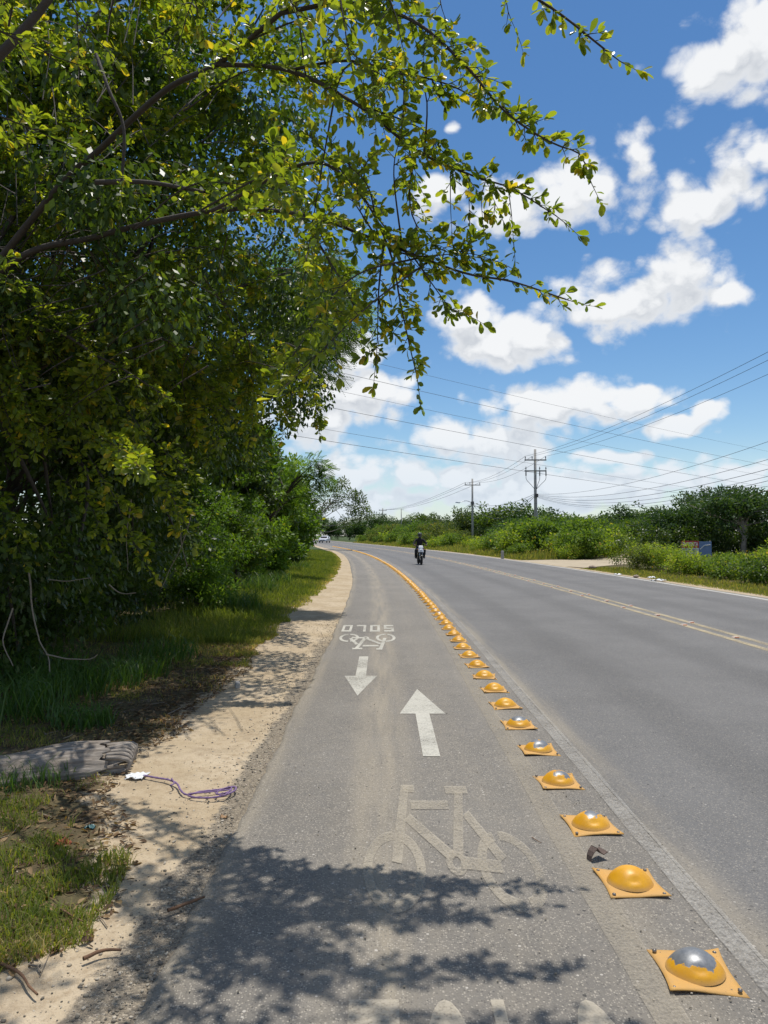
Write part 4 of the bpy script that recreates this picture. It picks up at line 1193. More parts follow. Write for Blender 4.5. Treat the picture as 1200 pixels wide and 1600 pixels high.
tag(link('grass', mesh_np('grass', np.concatenate(V_), np.concatenate(Q_), np.concatenate(T_)), grass_mat), 'short green and dry grass growing on the verges', 'grass', kind='stuff')

# tall broad bladed grass clumps in the shade
def clump_grass(label, u, Y, n, h, rad, seed, wd=.012, lean=.9, tint=.3):
    def smp(r, m_):
        a = r.uniform(0, 6.283, m_); q_ = rad * np.sqrt(r.random(m_))
        return u + q_ * np.cos(a), Y + q_ * np.sin(a)
    v, q, t_ = blades(n, smp, lambda r, a, b: h * r.uniform(.45, 1.1, len(a)), lambda r, a, b: wd * r.uniform(.6, 1.3, len(a)), lean, lambda r, a, b: tint + r.uniform(-.25, .4, len(a)), seed)
    b_ = np.array([u + float(shift(Y)), Y, 0])
    o = link('grass_clump', mesh_np('grass_clump', v - b_, q, t_), grass_tall, None, b_)
    return tag(o, label, 'grass clump', 'tall grass clumps at the foot of the thicket')
for i, (px, py, n, h, rad, lab) in enumerate([(30, 1125, 300, .5, .4, 'tall grass clump at the photo edge above the palm sheath'), (100, 1092, 300, .45, .4, 'dark tall grass clump below the pale bent stem'),
                                              (160, 1075, 300, .42, .4, 'bright tall grass clump in the middle of the shade'), (215, 1058, 240, .34, .35, 'shorter tall grass clump beside the shaded path'),
                                              (130, 1135, 260, .26, .25, 'fresh bright grass clump just behind the palm sheath'), (65, 1075, 350, .6, .45, 'shaded tall grass clump against the thicket'),
                                              (250, 1030, 350, .4, .5, 'low grass clump in front of the black gap'), (10, 1225, 160, .24, .25, 'grass tuft in front of the palm sheath at the photo edge'), (60, 1222, 170, .2, .22, 'grass tuft growing over the palm sheath')]):
    p = G(px, py)
    clump_grass(lab, p.x - float(shift(p.y)), p.y, n, h, rad, 230 + i, .011 if i < 7 else .006)
for i, (px, py, n, h, rad, lab) in enumerate([(370, 955, 500, .55, .6, 'sunlit grass clump at the foot of the bright shrub'), (420, 915, 500, .6, .8, 'sunlit grass clump in the broad verge'), (455, 892, 450, .6, .9, 'sunlit grass clump further along the verge'), (400, 930, 400, .7, .6, 'feathery grass clump below the tall yellow green shrub')]):
    p = G(px, py)
    o = clump_grass(lab, p.x - float(shift(p.y)), p.y, n, h, rad, 250 + i, .016, .7, .5)
    o['group'] = 'sunlit grass clumps on the verge'

# dead leaves and twigs
r = np.random.default_rng(301)
n = 14000
Yb = 2.1 + 9.5 * r.random(n) ** 1.3
u = grass_edge(Yb) + .12 - r.exponential(.75, n)
k = (u > -4.5)
shade = (Yb > 5) & (Yb < 9.5)
k &= (r.random(n) < np.where(shade, .95, .6))
u, Yb = u[k], Yb[k]
pos = np.stack([u + shift(Yb), Yb, ground_z(u, Yb) + .004 + r.uniform(0, .012, len(u))], 1)
D = norm(np.stack([r.normal(size=len(u)), r.normal(size=len(u)), r.normal(size=len(u)) * .25], 1))
N = np.array([0, 0, 1.0]) + r.normal(size=(len(u), 3)) * .35
L = r.uniform(.018, .055, len(u))
v1, q1, t1 = leaf_arrays(pos, D, N, L, L * r.uniform(.12, .55, len(u)), r.random(len(u)) * .95, fold=.5)
tag(link('leaf_litter', mesh_np('leaf_litter', v1, q1, t1), litter_mat), 'brown dead leaves strewn over the verge', 'leaf litter', kind='stuff')
tw = Tubes(4)
for i in range(170):
    Y0 = 2.3 + 7.5 * r.random() ** 1.2
    u0 = float(grass_edge(Y0)) + .15 - r.exponential(.7)
    if u0 < -3.6: continue
    a = r.uniform(0, 6.28); l_ = r.uniform(.04, .16)
    p = np.array([u0 + float(shift(Y0)), Y0, float(ground_z(np.array(u0), np.array(Y0))) + .008])
    d = np.array([math.cos(a), math.sin(a), 0])
    pts = np.array([p, p + d * l_ * .5 + np.array([0, 0, .003]) + r.normal(size=3) * np.array([.008, .008, .001]), p + d * l_])
    tw.add(pts, [r.uniform(.0015, .004)] * 3)
tag(link('twig_litter', tw.mesh('twig_litter'), vine_mat), 'thin dry twigs scattered among the verge grass', 'twigs', kind='stuff')

# loose stones
ico = bmesh.new(); bmesh.ops.create_icosphere(ico, subdivisions=1, radius=1.0)
iv = np.array([v.co[:] for v in ico.verts]); ifc = np.array([[v.index for v in f_.verts] for f_ in ico.faces]); ico.free()
n = 5200
Yb = 1.9 + 12 * r.random(n) ** 1.7
u = np.where(r.random(n) < .72, LANE_L - np.abs(r.normal(.03, .17, n)), LANE_L - r.random(n) * 1.0)
on_lane = r.random(n) < .07
u = np.where(on_lane, r.uniform(-.8, 1.4, n), u)
edge_b = r.random(n) < .05
u = np.where(edge_b, 1.14 + r.normal(0, .12, n), u)
rad = np.where(u > -.8, r.uniform(.002, .005, n), .003 + .007 * r.random(n) ** 3)
zb = np.where(u > -.80, .004, ground_z(u, Yb))
sc3 = rad[:, None] * r.uniform(.6, 1.25, (n, 3)); sc3[:, 2] *= .7
v = iv[None] * sc3[:, None, :] * (1 + .25 * r.normal(size=(n, len(iv), 1)).clip(-1, 1)) + np.stack([u + shift(Yb), Yb, zb + rad * .3], 1)[:, None, :]
f_ = (ifc[None] + (np.arange(n) * len(iv))[:, None, None]).reshape(-1, 3)
stone_m = leafmat('loose_stone', (.11, .10, .085), (.30, .255, .19), (.5, .44, .35), 0.0, .9, .2)
tag(link('gravel', mesh_np('gravel', v.reshape(-1, 3), f_, np.repeat(r.random(n) * .95, len(iv))), stone_m), 'loose pale stones along the edge of the bicycle lane', 'gravel', kind='stuff')

# ------------------------------------------------------------------ yellow lane studs
def stud_mat(name, wear, dusty=.0):
    m, t = newmat(name)
    tc_ = t.n('ShaderNodeTexCoord').outputs['Object']
    loc = t.n('ShaderNodeObjectInfo').outputs['Location']
    vec = t.vm('ADD', tc_, t.vm('MULTIPLY', loc, (3.1, 7.7, 1.0)).outputs[0]).outputs[0]
    nz = t.noise(vec, 11.0, 5, .55); fine = t.noise(vec, 60, 4, .6)
    z = t.n('ShaderNodeSeparateXYZ', [tc_]).outputs[2]
    yel = t.mix(t.ss(nz, .3, .7), (.62, .29, .008), (.74, .37, .012))
    dust = t.m('MULTIPLY', t.ss(z, .034, .010), t.ss(nz, .2, .6, .45, .95))
    yel = t.mix(t.m('ADD', dust, t.m('MULTIPLY', t.ss(fine, .5, .75), .25), clamp=True), yel, (.52, .30, .10))
    worn = t.ss(t.m('ADD', t.m('ADD', nz, t.m('MULTIPLY', fine, .10)), t.m('MULTIPLY', t.m('SUBTRACT', z, .05), 8.0)), 1.0 - wear, 1.03 - wear)
    c = t.mix(worn, yel, t.mix(fine, (.15, .155, .16), (.30, .305, .31)))
    spk = t.ss(t.noise(vec, 150, 2), .68, .74)
    c = t.mix(t.m('MULTIPLY', spk, .6), c, (.10, .06, .02))
    b = t.n('ShaderNodeBsdfPrincipled', {'Base Color': c, 'Roughness': t.m('ADD', t.m('ADD', .34, t.m('MULTIPLY', fine, .2)), t.m('MULTIPLY', dust, .4)), 'Metallic': t.m('MULTIPLY', worn, .45), 'Specular IOR Level': .5,
                                         'Normal': bumpn(t, t.m('ADD', fine, t.m('MULTIPLY', worn, -.6)), .25, .002)})
    fin(t, b.outputs[0])
    return m
SM = {w_: stud_mat('stud_paint_%s' % n_, w_) for w_, n_ in ((.0, 'sound'), (.30, 'chipped'), (.37, 'scuffed'), (.47, 'worn'))}
bolt_m = plain('bolt_steel', (.22, .20, .18), .5, .8)
def stud_meshes(seed):
    r_ = np.random.default_rng(seed)
    n = 13
    g_ = np.linspace(-1, 1, n)
    X, Y_ = np.meshgrid(g_, g_)
    pinch = 1 - .09 * (1 - np.abs(Y_) ** 2) * np.abs(X) ** 2
    pinch2 = 1 - .09 * (1 - np.abs(X) ** 2) * np.abs(Y_) ** 2
    x = X * .135 * pinch; y = Y_ * .135 * pinch2
    z = .006 + .012 * np.exp(-((X ** 2 + Y_ ** 2) / .5)) + .004 * r_.normal() * X * Y_ + .004 * np.abs(X * Y_) + .0025 * np.sin(X * 3 + seed) * np.abs(Y_)
    top = np.stack([x, y, z], -1).reshape(-1, 3)
    bot = top.copy(); bot[:, 2] -= .005
    ix = np.arange(n * n).reshape(n, n)
    q = np.stack([ix[:-1, :-1], ix[:-1, 1:], ix[1:, 1:], ix[1:, :-1]], -1).reshape(-1, 4)
    per = np.concatenate([ix[0, :-1], ix[:-1, -1], ix[-1, :0:-1], ix[:0:-1, 0]])
    sk = np.stack([per, np.roll(per, -1), np.roll(per, -1) + n * n, per + n * n], -1)[:, ::-1]
    plate = mesh_np('plate', np.concatenate([top, bot]), np.concatenate([q, q[:, ::-1] + n * n, sk]), smooth=True)
    nr, na = 12, 32
    rr = np.linspace(0, 1, nr + 1)
    A = np.linspace(0, 2 * np.pi, na, endpoint=False)
    RR, AA = np.meshgrid(rr, A, indexing='ij')
    xx = RR * np.cos(AA); yy = RR * np.sin(AA)
    prof = (1 - RR ** 2.3) ** .85
    prof = prof * .93 + .07 * (1 - RR)
    zz = .012 + .068 * prof
    for sgn in (-1, 1):
        zz = zz - .0085 * np.exp(-((xx / .30) ** 2 + ((yy - sgn * .70) / .13) ** 2) ** 1.3) + .002 * np.exp(-((xx / .4) ** 2 + ((yy - sgn * .86) / .1) ** 2))
    zz = zz - .006 * np.exp(-((xx + .75) ** 2 + (yy + .25) ** 2) / .05) * r_.random()
    vv = np.stack([xx * .1 * (1 + .04 * np.cos(2 * AA)), yy * .098, zz], -1).reshape(-1, 3)
    ix = np.arange((nr + 1) * na).reshape(nr + 1, na)
    q = np.stack([ix[:-1], np.roll(ix[:-1], -1, 1), np.roll(ix[1:], -1, 1), ix[1:]], -1).reshape(-1, 4)
    dome = mesh_np('dome', vv, q[:, ::-1][na:], smooth=True)
    # cap of the dome
    b_ = bmesh.new(); b_.from_mesh(dome)
    bmesh.ops.remove_doubles(b_, verts=b_.verts, dist=1e-5)
    bl = [e for e in b_.edges if e.is_boundary and all(v.co.z > .05 for v in e.verts)]
    if bl: bmesh.ops.contextual_create(b_, geom=bl)
    bmesh.ops.recalc_face_normals(b_, faces=b_.faces)
    for f in b_.faces: f.smooth = True
    b_.to_mesh(dome); b_.free()
    return plate, dome
bolt_me = MB().tube([(0, 0, 0), (0, 0, .006)], .0085, 8).ball((0, 0, .006), (.006, .006, .004), 8, 4, 0.0).mesh('bolt', True)
bolt_me.materials.append(bolt_m)
variants = [stud_meshes(s) for s in (3, 5, 8, 13)]
near_labels = {0: ('nearest yellow lane stud with a large worn bare metal top', .47), 1: ('yellow lane stud behind the curled metal scrap, paint intact', 0.0), 2: ('chipped yellow lane stud third from the photo bottom', .30),
               3: ('yellow lane stud with a scuffed grey crown, fourth from the photo bottom', .37), 4: ('yellow lane stud with a bare grey top, fifth from the photo bottom', .37),
               5: ('lightly scratched yellow lane stud, sixth from the photo bottom', .30), 6: ('clean yellow lane stud, seventh from the photo bottom', 0.0), 7: ('clean yellow lane stud, eighth from the photo bottom', 0.0),
               8: ('clean yellow lane stud, ninth from the photo bottom', 0.0), 9: ('clean yellow lane stud, tenth from the photo bottom', 0.0), 10: ('clean yellow lane stud, eleventh from the photo bottom', 0.0), 11: ('clean yellow lane stud, twelfth from the photo bottom', 0.0)}
mesh_cache = {}
rs = np.random.default_rng(15)
for i in range(150):
    Ys_ = (2.655, 3.315)[i] if i < 2 else 2.59 + i * .688 + (rs.normal(0, .012) if i > 8 else 0)
    vi = [0, 1, 2, 3][i % 4] if i < 8 else int(rs.integers(0, 4))
    lab, wear = near_labels.get(i, ('yellow domed lane stud in the row curving toward the bend', [0.0, 0.0, 0.0, .30][int(rs.integers(0, 4))]))
    dx = float(shift(Ys_ + .5) - shift(Ys_ - .5))
    root = thing('lane_stud', lab, 'lane stud', (1.135 + float(shift(Ys_)) + rs.normal(0, .006), Ys_, .001), -math.atan(dx) + rs.normal(0, .045), 'yellow studs dividing lane and road')
    for k, nm in ((0, 'plate'), (1, 'dome')):
        key = (vi, k, wear)
        if key not in mesh_cache:
            me = variants[vi][k].copy(); me.name = nm
            me.materials.append(SM[wear]); mesh_cache[key] = me
        link(nm, mesh_cache[key], None, root)
    if i < 26:
        for (bx, by) in ((-.112, -.112), (.112, -.112), (.112, .112), (-.112, .112)):
            link('bolt', bolt_me, None, root, (bx, by, .0085))

# reflective buttons along the centre lines
btn_m = plain('button_ceramic', (.62, .50, .40), .4, var=.1)
refl_m = plain('button_reflector', (.62, .22, .10), .25, var=.1)
def button_mesh():
    m_ = MB(); m_.box((0, 0, .011), (.10, .10, .022), taper=.6)
    return m_.mesh('body')
bme = button_mesh(); bme.materials.append(btn_m)
rme = MB().box((0, -.043, .011), (.07, .006, .012), rot=(R(-32), 0, 0)).mesh('reflector'); rme.materials.append(refl_m)
Yb_ = 9.6; i = 0
while Yb_ < 95:
    for uu in ((5.36, 5.64) if i % 2 == 0 else (5.50,)):
        t_ = thing('road_button', 'small reflective button on the yellow centre lines', 'road button', (ux(uu, Yb_), Yb_ + (.35 if uu > 5.5 else 0), .0085), 0, 'reflective buttons along the centre lines')
        link('body', bme, None, t_); link('reflector', rme, None, t_)
    Yb_ += 1.55 if Yb_ < 40 else 2.4; i += 1

# ------------------------------------------------------------------ utility poles
conc = plain('pole_concrete', (.36, .34, .31), .85, var=.25, scale=2.5, bump=.004)
wood_arm = plain('crossarm_metal', (.24, .23, .22), .7, var=.2)
insul = plain('insulator_ceramic', (.10, .09, .09), .35, var=.1)
cable_m = plain('cable_rubber', (.06, .06, .064), .6, var=.1)
steel = plain('galvanised_steel', (.42, .43, .44), .45, .7)
def pole_base(label, x, y, h, r0, r1):
    t_ = thing('utility_pole', label, 'utility pole', (x, y, 0), 0, 'utility poles along the road')
    MB().tube([(0, 0, -.3), (0, 0, h * .5), (0, 0, h)], [r0, (r0 + r1) / 2, r1], 10).build('pole', conc, t_, True)
    return t_
def insulator(t_, x, y, z, h=.28, r_=.05):
    o = MB()
    o.tube([(x, y, z), (x, y, z + h * .35), (x, y, z + h * .4), (x, y, z + h * .6), (x, y, z + h * .65), (x, y, z + h)], [r_ * .5, r_ * .5, r_, r_, r_ * .7, r_ * .5], 8)
    return o.build('insulator', insul, t_, True)
p1x, p1y, p1h = float(P(836, 702, 65).x), 65.0, float(P(836, 702, 65).z)
t1_ = pole_base('tall utility pole with two crossarms beside the shrub bank', p1x, p1y, p1h, .16, .11)
za, zb_ = float(P(836, 719, 65).z), float(P(836, 736, 65).z)
for zz in (za, zb_):
    MB().box((0, -.14, zz), (2.0, .09, .11)).build('crossarm', wood_arm, t1_)
for x in (-.93, -.3, .93): insulator(t1_, x, -.14, za + .055, .3, .055)
for x in (-.88, .38, .95): insulator(t1_, x, -.14, zb_ + .055, .34, .06)
for x in (-.88, .38, .95):
    MB().tube([(x, -.16, zb_ - .05), (x, -.16, zb_ - .45)], .055, 8).build('fuse_cutout', insul, t1_, True)
    pts = catmull([(x, -.16, zb_ - .45), (x * .95, -.16, zb_ - .8), (x * .5, -.14, zb_ - 1.25), (.0 + .1 * np.sign(x), -.12, zb_ - 1.65)], .1)
    MB().tube([tuple(p) for p in pts], .022, 6).build('jumper_cable', cable_m, t1_, True)
MB().tube([(.13, -.05, 0), (.13, -.05, zb_ - 2)], .03, 6).build('conduit', steel, t1_, True)
for k, z_ in enumerate((5.35, 5.2)):
    MB().box((.05, -.16, z_), (.34, .14, .16)).build('cable_clamp', insul, t1_)
p2 = P(738, 748, 98)
t2_ = pole_base('utility pole carrying the street lamp arm', p2.x, 98, p2.z, .17, .12)
z2 = float(P(738, 758, 98).z)
MB().box((0, -.15, z2), (2.2, .09, .11)).build('crossarm', wood_arm, t2_)
for x in (-1.0, -.35, 1.0): insulator(t2_, x, -.15, z2 + .05, .32, .06)
lz = float(P(738, 786, 98).z)
pts = catmull([(0, -.1, lz), (-.9, -.5, lz + .28), (-1.9, -.9, lz + .05)], .2)
MB().tube([tuple(p) for p in pts], .04, 6).build('lamp_arm', steel, t2_, True)
MB().box((-2.15, -.98, lz + .02), (.62, .22, .12), rot=(0, R(6), .35), taper=.8).build('lamp_head', steel, t2_)
MB().box((0, -.18, lz - .02), (.4, .16, .45)).build('cable_clamp', insul, t2_)
p3 = P(598, 794, 205)
t3_ = pole_base('distant utility pole with crossarms above the far wood', p3.x, 205, p3.z, .18, .14)
for zz in (p3.z - .7, p3.z - 1.9):
    MB().box((0, -.15, zz), (2.3, .1, .13)).build('crossarm', wood_arm, t3_)
    for x in (-1, 1): insulator(t3_, x, -.15, zz + .06, .35, .07)
p4 = P(627, 795, 185)
t4_ = pole_base('distant bare pole between the far crossarm pole and the lamp pole', p4.x, 185, p4.z, .15, .1)
MB().box((.25, 0, p4.z - .25), (.9, .1, .08)).build('bracket', steel, t4_)
p5 = P(841, 805, 66.5)
t5_ = pole_base('short thin pole close behind the tall pole', p5.x, 66.5, p5.z, .06, .05)
MB().box((0, 0, p5.z + .03), (.16, .16, .06)).build('cap', steel, t5_)
# the next pole of the line stands beyond the frame
nx, nyy, nh = 15.8, 16.5, 9.6
def wire(label, a, b, sag, r_, group):
    a, b = np.array(a, float), np.array(b, float)
    t_ = np.linspace(0, 1, 28)
    p = a + (b - a) * t_[:, None]
    p[:, 2] -= sag * 4 * t_ * (1 - t_)
    tb_ = Tubes(4); tb_.add(p, r_)
    return tag(link('power_line', tb_.mesh('power_line'), cable_m), label, 'power line', group)
for k, x in enumerate((-.93, -.3, .93)):
    wire('thin wire from the tall pole\'s upper crossarm up to the photo edge', (p1x + x, 64.85, za + .35), (nx + x, nyy - .1, nh - .55), .75, .012, 'upper wires of the tall pole')
    wire('thin wire between the upper crossarms of the tall pole and the lamp pole', (p1x + x, 64.85, za + .35), (p2.x + (-1.0, -.35, 1.0)[k], 97.85, z2 + .36), .6, .016, 'wires between tall pole and lamp pole')
    wire('thin wire running from the lamp pole toward the distant crossarm pole', (p2.x + (-1.0, -.35, 1.0)[k], 97.85, z2 + .36), (p3.x + (-1, 0, 1)[k], 204.8, p3.z - .4), 1.1, .024, 'wires beyond the lamp pole')
zc_ = float(P(836, 772, 65).z)
for k, (py_, sg, rr_) in enumerate([(672, .75, .020), (705, .85, .022), (722, .95, .024), (735, 1.0, .020), (742, 1.1, .022), (752, 1.1, .014)]):
    e = P(1290, py_ - 14, 24)
    wire(('highest', 'second highest', 'third highest', 'third lowest', 'second lowest', 'lowest')[k] + ' slack cable from the tall pole\'s middle to the photo edge', (p1x + .1, 64.8, zc_ - .06 * k), e, sg, rr_ * .5, 'slack cables of the tall pole')
for k, (dz, sg) in enumerate([(0, .7), (-.1, 1.3), (-.2, 2.0)]):
    wire('slack cable between the tall pole and the lamp pole clamp', (p1x - .1, 64.8, zc_ + dz), (p2.x, 97.8, lz + dz), sg, .022, 'slack cables between tall pole and lamp pole')
for k in range(3):
    wire('slack cable falling from the lamp pole into the trees', (p2.x - .1, 97.8, lz - .1 * k), (p3.x + 6 + 2 * k, 170, 5.2 - .7 * k), 1.6 + .5 * k, .024, 'cables dropping from the lamp pole')
wire('low dark cable sagging in front of the shade trees', (p1x + 4, 66, 2.6), (23.5, 40, 3.4), .5, .016, None)
# transmission line that crosses high over the road
for k, (ya, yb__) in enumerate([(505, 742), (535, 762), (568, 775), (600, 788), (640, 800), (660, 806)]):
    a, b = P(330, ya, 34), P(1420, yb__, 120)
    wire(('highest', 'second highest', 'third highest', 'third lowest', 'second lowest', 'lowest')[k] + ' of the long thin wires crossing the sky over the road', a, b, .8, .008 + .003 * (k % 2), 'long wires crossing the sky')

# ------------------------------------------------------------------ concrete kilometre post, banner
kp = G(785, 872)
kp = Vector((ux(10.9, 46.8), 46.8, 0))
t_ = thing('marker_post', 'small pale concrete marker post in the grass by the far edge', 'marker post', (P(785, 860, 49).x, 49, 0))
MB().box((0, 0, .25), (.2, .16, .54), taper=.9).build('shaft', conc, t_)
MB().box((0, 0, .55), (.17, .135, .06), taper=.6).build('cap', conc, t_)
by = 33.5
bl_, br_ = P(1065, 845, by), P(1111, 845, by)
bot = P(1065, 869, by).z
red_m = plain('banner_red', (.42, .035, .04), .55, var=.15); white_m = plain('banner_white', (.62, .61, .60), .6, var=.08); blue_m = plain('banner_blue', (.13, .20, .36), .55, var=.25, scale=3.0)
grey_m = plain('banner_print', (.30, .30, .32), .6); lett_m = plain('banner_letter', (.78, .72, .70), .6, var=.03)
sg = thing('banner', 'red, white and blue for sale banner standing in the weeds', 'banner', (bl_.x, by, 0))
wt = br_.x - bl_.x; wr = wt * .58; top_z = bl_.z; ht = top_z - bot
MB().box((wr / 2, 0, top_z - ht * .23), (wr, .02, ht * .46)).build('red_panel', red_m, sg)
MB().box((wr / 2, 0, top_z - ht * .73 - .004), (wr, .02, ht * .54 - .008)).build('white_panel', white_m, sg)
MB().box((wr + .02 + (wt - wr) / 2, .005, top_z - ht * .5 - .02), (wt - wr, .02, ht * .98)).build('blue_panel', blue_m, sg)
MB().tube([(wr + .05, -.02, top_z - ht * .55), (wr + .25, -.02, top_z - ht * .3), (wt - .05, -.02, top_z - ht * .25)], .025, 6).build('print_stripe', white_m, sg)
for k in range(3):
    MB().box((wr / 2, -.0125, top_z - ht * (.58 + .13 * k)), (wr * (.8, .7, .84)[k], .004, ht * .06)).build('print_stripe', grey_m, sg)
fcu = bpy.data.curves.new('lettering', 'FONT'); fcu.body = 'EN VENTA'; fcu.align_x = 'CENTER'; fcu.align_y = 'CENTER'; fcu.size = ht * .34; fcu.extrude = .003; fcu.offset = .006
fo = bpy.data.objects.new('lettering', fcu); col.objects.link(fo); fo.parent = sg; fo.location = (wr / 2, -.0145, top_z - ht * .23); fo.rotation_euler = (math.pi / 2, 0, 0); fcu.materials.append(lett_m)
fo.scale = (wr * .9 / (ht * .34 * 4.7), 1, 1)
bpy.context.view_layer.update()
lme = bpy.data.meshes.new_from_object(fo.evaluated_get(bpy.context.evaluated_depsgraph_get()))
lo_ = link('lettering', lme, lett_m, sg); lo_.location = fo.location; lo_.rotation_euler = fo.rotation_euler; lo_.scale = fo.scale
bpy.data.objects.remove(fo); lo_.name = 'lettering'
for x in (.06, wr, wt - .03):
    MB().tube([(x, .05, -.1), (x, .05, top_z)], .025, 6).build('post', bark_pale, sg, True)

# ------------------------------------------------------------------ motorcycle and rider
black_pl = plain('black_plastic', (.012, .012, .013), .35, var=.2)
rubber = plain('tyre_rubber', (.014, .014, .014), .85, var=.2)
white_pt = plain('white_bodywork', (.70, .71, .74), .28, var=.03)
chrome = plain('chrome', (.6, .6, .6), .18, 1.0, var=.05)
lens_m = plain('headlight_lens', (.78, .80, .84), .08, var=.02)
amber = plain('indicator_amber', (.55, .2, .03), .3)
cloth_black = plain('black_jacket', (.014, .013, .015), .9, var=.3)
cloth_dark = plain('dark_trousers', (.018, .019, .024), .92, var=.3)
helmet_m = plain('helmet_shell', (.045, .045, .045), .18, var=.2)
visor_m = plain('helmet_visor', (.01, .01, .012), .05)
skin_m = plain('skin', (.30, .17, .11), .55, var=.1)
mb_loc = Vector(G(656, 882)); mb_loc.z = .006
mo = thing('motorcycle', 'white fronted motorcycle coming toward the camera', 'motorcycle', mb_loc, R(4))
for y in (-.64, .64):                                  # front wheel toward the camera
    wh = bpy.data.objects.new('wheel', None); col.objects.link(wh); wh.parent = mo; wh.location = (0, y, .30)
    MB().torus((0, 0, 0), .245, .055, 'X', 26, 10, 1.05).build('tyre', rubber, wh, True)
    rm = MB(); rm.torus((0, 0, 0), .195, .014, 'X', 24, 6)
    rm.tube([(-.05, 0, 0), (.05, 0, 0)], .035, 10)
    for k in range(5):
        a = 2 * math.pi * k / 5
        rm.tube([(0, .03 * math.cos(a), .03 * math.sin(a)), (0, .19 * math.cos(a), .19 * math.sin(a))], .011, 6)
    rm.build('rim', chrome, wh, True)
MB().tube([(.075, -.64, .30), (.075, -.60, .5), (.08, -.42, .92)], [.022, .026, .028], 8).build('fork_leg', chrome, mo, True)
MB().tube([(-.075, -.64, .30), (-.075, -.60, .5), (-.08, -.42, .92)], [.022, .026, .028], 8).build('fork_leg', chrome, mo, True)
o = MB()
for k in range(9):
    a = R(35 + 13 * k)
    o.box((0, -.64 - .315 * math.cos(a), .30 + .315 * math.sin(a)), (.11, .08, .012), rot=(-(a - math.pi / 2) * -1, 0, 0))
o.build('front_mudguard', black_pl, mo)
o = MB(); o.box((0, -.50, .80), (.30, .12, .26), rot=(R(-18), 0, 0), taper=.72); o.box((0, -.47, .98), (.26, .05, .16), rot=(R(-30), 0, 0), taper=.8)
fa = o.build('front_fairing', white_pt, mo)
bv = fa.modifiers.new('bevel', 'BEVEL'); bv.width = .03; bv.segments = 3
MB().ball((0, -.565, .80), (.085, .05, .075), 14, 10).build('headlight', lens_m, mo, True)
o = MB(); o.box((0, -.52, .58), (.16, .1, .2), rot=(R(-12), 0, 0), taper=1.3)
o.build('lower_fairing', black_pl, mo)
MB().tube([(-.36, -.33, 1.04), (-.2, -.40, 1.03), (0, -.42, .98), (.2, -.40, 1.03), (.36, -.33, 1.04)], .013, 8).build('handlebar', black_pl, mo, True)
for s in (-1, 1):
    MB().tube([(s * .25, -.385, 1.035), (s * .37, -.325, 1.04)], .02, 8).build('grip', rubber, mo, True)
    mi = MB(); mi.tube([(s * .24, -.39, 1.04), (s * .30, -.41, 1.17)], .007, 6); mi.ball((s * .33, -.41, 1.21), (.065, .018, .042), 12, 8); mi.build('mirror', black_pl, mo, True)
    MB().ball((s * .17, -.52, .84), (.035, .03, .025), 10, 6).build('indicator', amber, mo, True)
    MB().tube([(s * .08, .0, .30), (s * .26, -.02, .36)], .014, 6).build('footpeg', chrome, mo, True)
o = MB(); o.box((0, -.02, .50), (.26, .46, .34), taper=.85); o.tube([(-.13, -.05, .42), (.13, -.05, .42)], .12, 12); o.build('engine', black_pl, mo)
o = MB(); o.ball((0, -.12, .80), (.15, .26, .14), 16, 10); o.build('fuel_tank', white_pt, mo, True)
o = MB(); o.box((0, .30, .80), (.25, .66, .1), rot=(R(4), 0, 0), taper=.85); st = o.build('saddle', black_pl, mo); bv = st.modifiers.new('bevel', 'BEVEL'); bv.width = .03; bv.segments = 3
MB().box((0, .55, .72), (.2, .4, .12), rot=(R(12), 0, 0), taper=.8).build('tail', black_pl, mo)
MB().tube([(.12, -.1, .32), (.16, .3, .34), (.17, .78, .40)], [.03, .045, .05], 10).build('exhaust', chrome, mo, True)
for s in (-1, 1):
    MB().tube([(s * .1, .64, .30), (s * .13, .5, .62)], .025, 8).build('shock_absorber', chrome, mo, True)

def skinned(name, joints, edges, mat, parent, sub=2):
    me = bpy.data.meshes.new(name)
    names = list(joints)
    me.from_pydata([joints[k][0] for k in names], [(names.index(a), names.index(b)) for a, b in edges], [])
    o = link(name, me, mat, parent)
    md = o.modifiers.new('skin', 'SKIN'); md.use_smooth_shade = True
    for i, k in enumerate(names):
        rr_ = joints[k][1]
        me.skin_vertices[0].data[i].radius = (rr_, rr_) if not isinstance(rr_, tuple) else rr_
        me.skin_vertices[0].data[i].use_root = (i == 0)
    sb = o.modifiers.new('subdivision', 'SUBSURF'); sb.levels = sub; sb.render_levels = sub
    return o
pe = thing('person', 'motorcycle rider in black jacket and helmet holding the handlebar', 'person', mb_loc, R(4))
J = {'pelvis': ((0, .20, .92), (.17, .13)), 'belly': ((0, .17, 1.08), (.155, .115)), 'chest': ((0, .10, 1.28), (.17, .12)), 'neck0': ((0, .06, 1.43), (.085, .075)), 'neck': ((0, .04, 1.50), .055), 'head': ((0, .01, 1.60), .085)}
E = [('pelvis', 'belly'), ('belly', 'chest'), ('chest', 'neck0'), ('neck0', 'neck'), ('neck', 'head')]
for s, c in ((-1, 'r'), (1, 'l')):
    J.update({'sh' + c: ((s * .20, .08, 1.38), .072), 'el' + c: ((s * .36, -.06, 1.15), .052), 'wr' + c: ((s * .345, -.27, 1.075), .036), 'pa' + c: ((s * .325, -.335, 1.065), .034),
              'hip' + c: ((s * .11, .14, .89), .098), 'kn' + c: ((s * .23, -.22, .76), .072), 'an' + c: ((s * .22, .02, .43), .046), 'he' + c: ((s * .225, .03, .40), .045), 'to' + c: ((s * .24, -.16, .385), .04)})
    E += [('chest', 'sh' + c), ('sh' + c, 'el' + c), ('el' + c, 'wr' + c), ('wr' + c, 'pa' + c), ('pelvis', 'hip' + c), ('hip' + c, 'kn' + c), ('kn' + c, 'an' + c), ('an' + c, 'he' + c), ('he' + c, 'to' + c)]
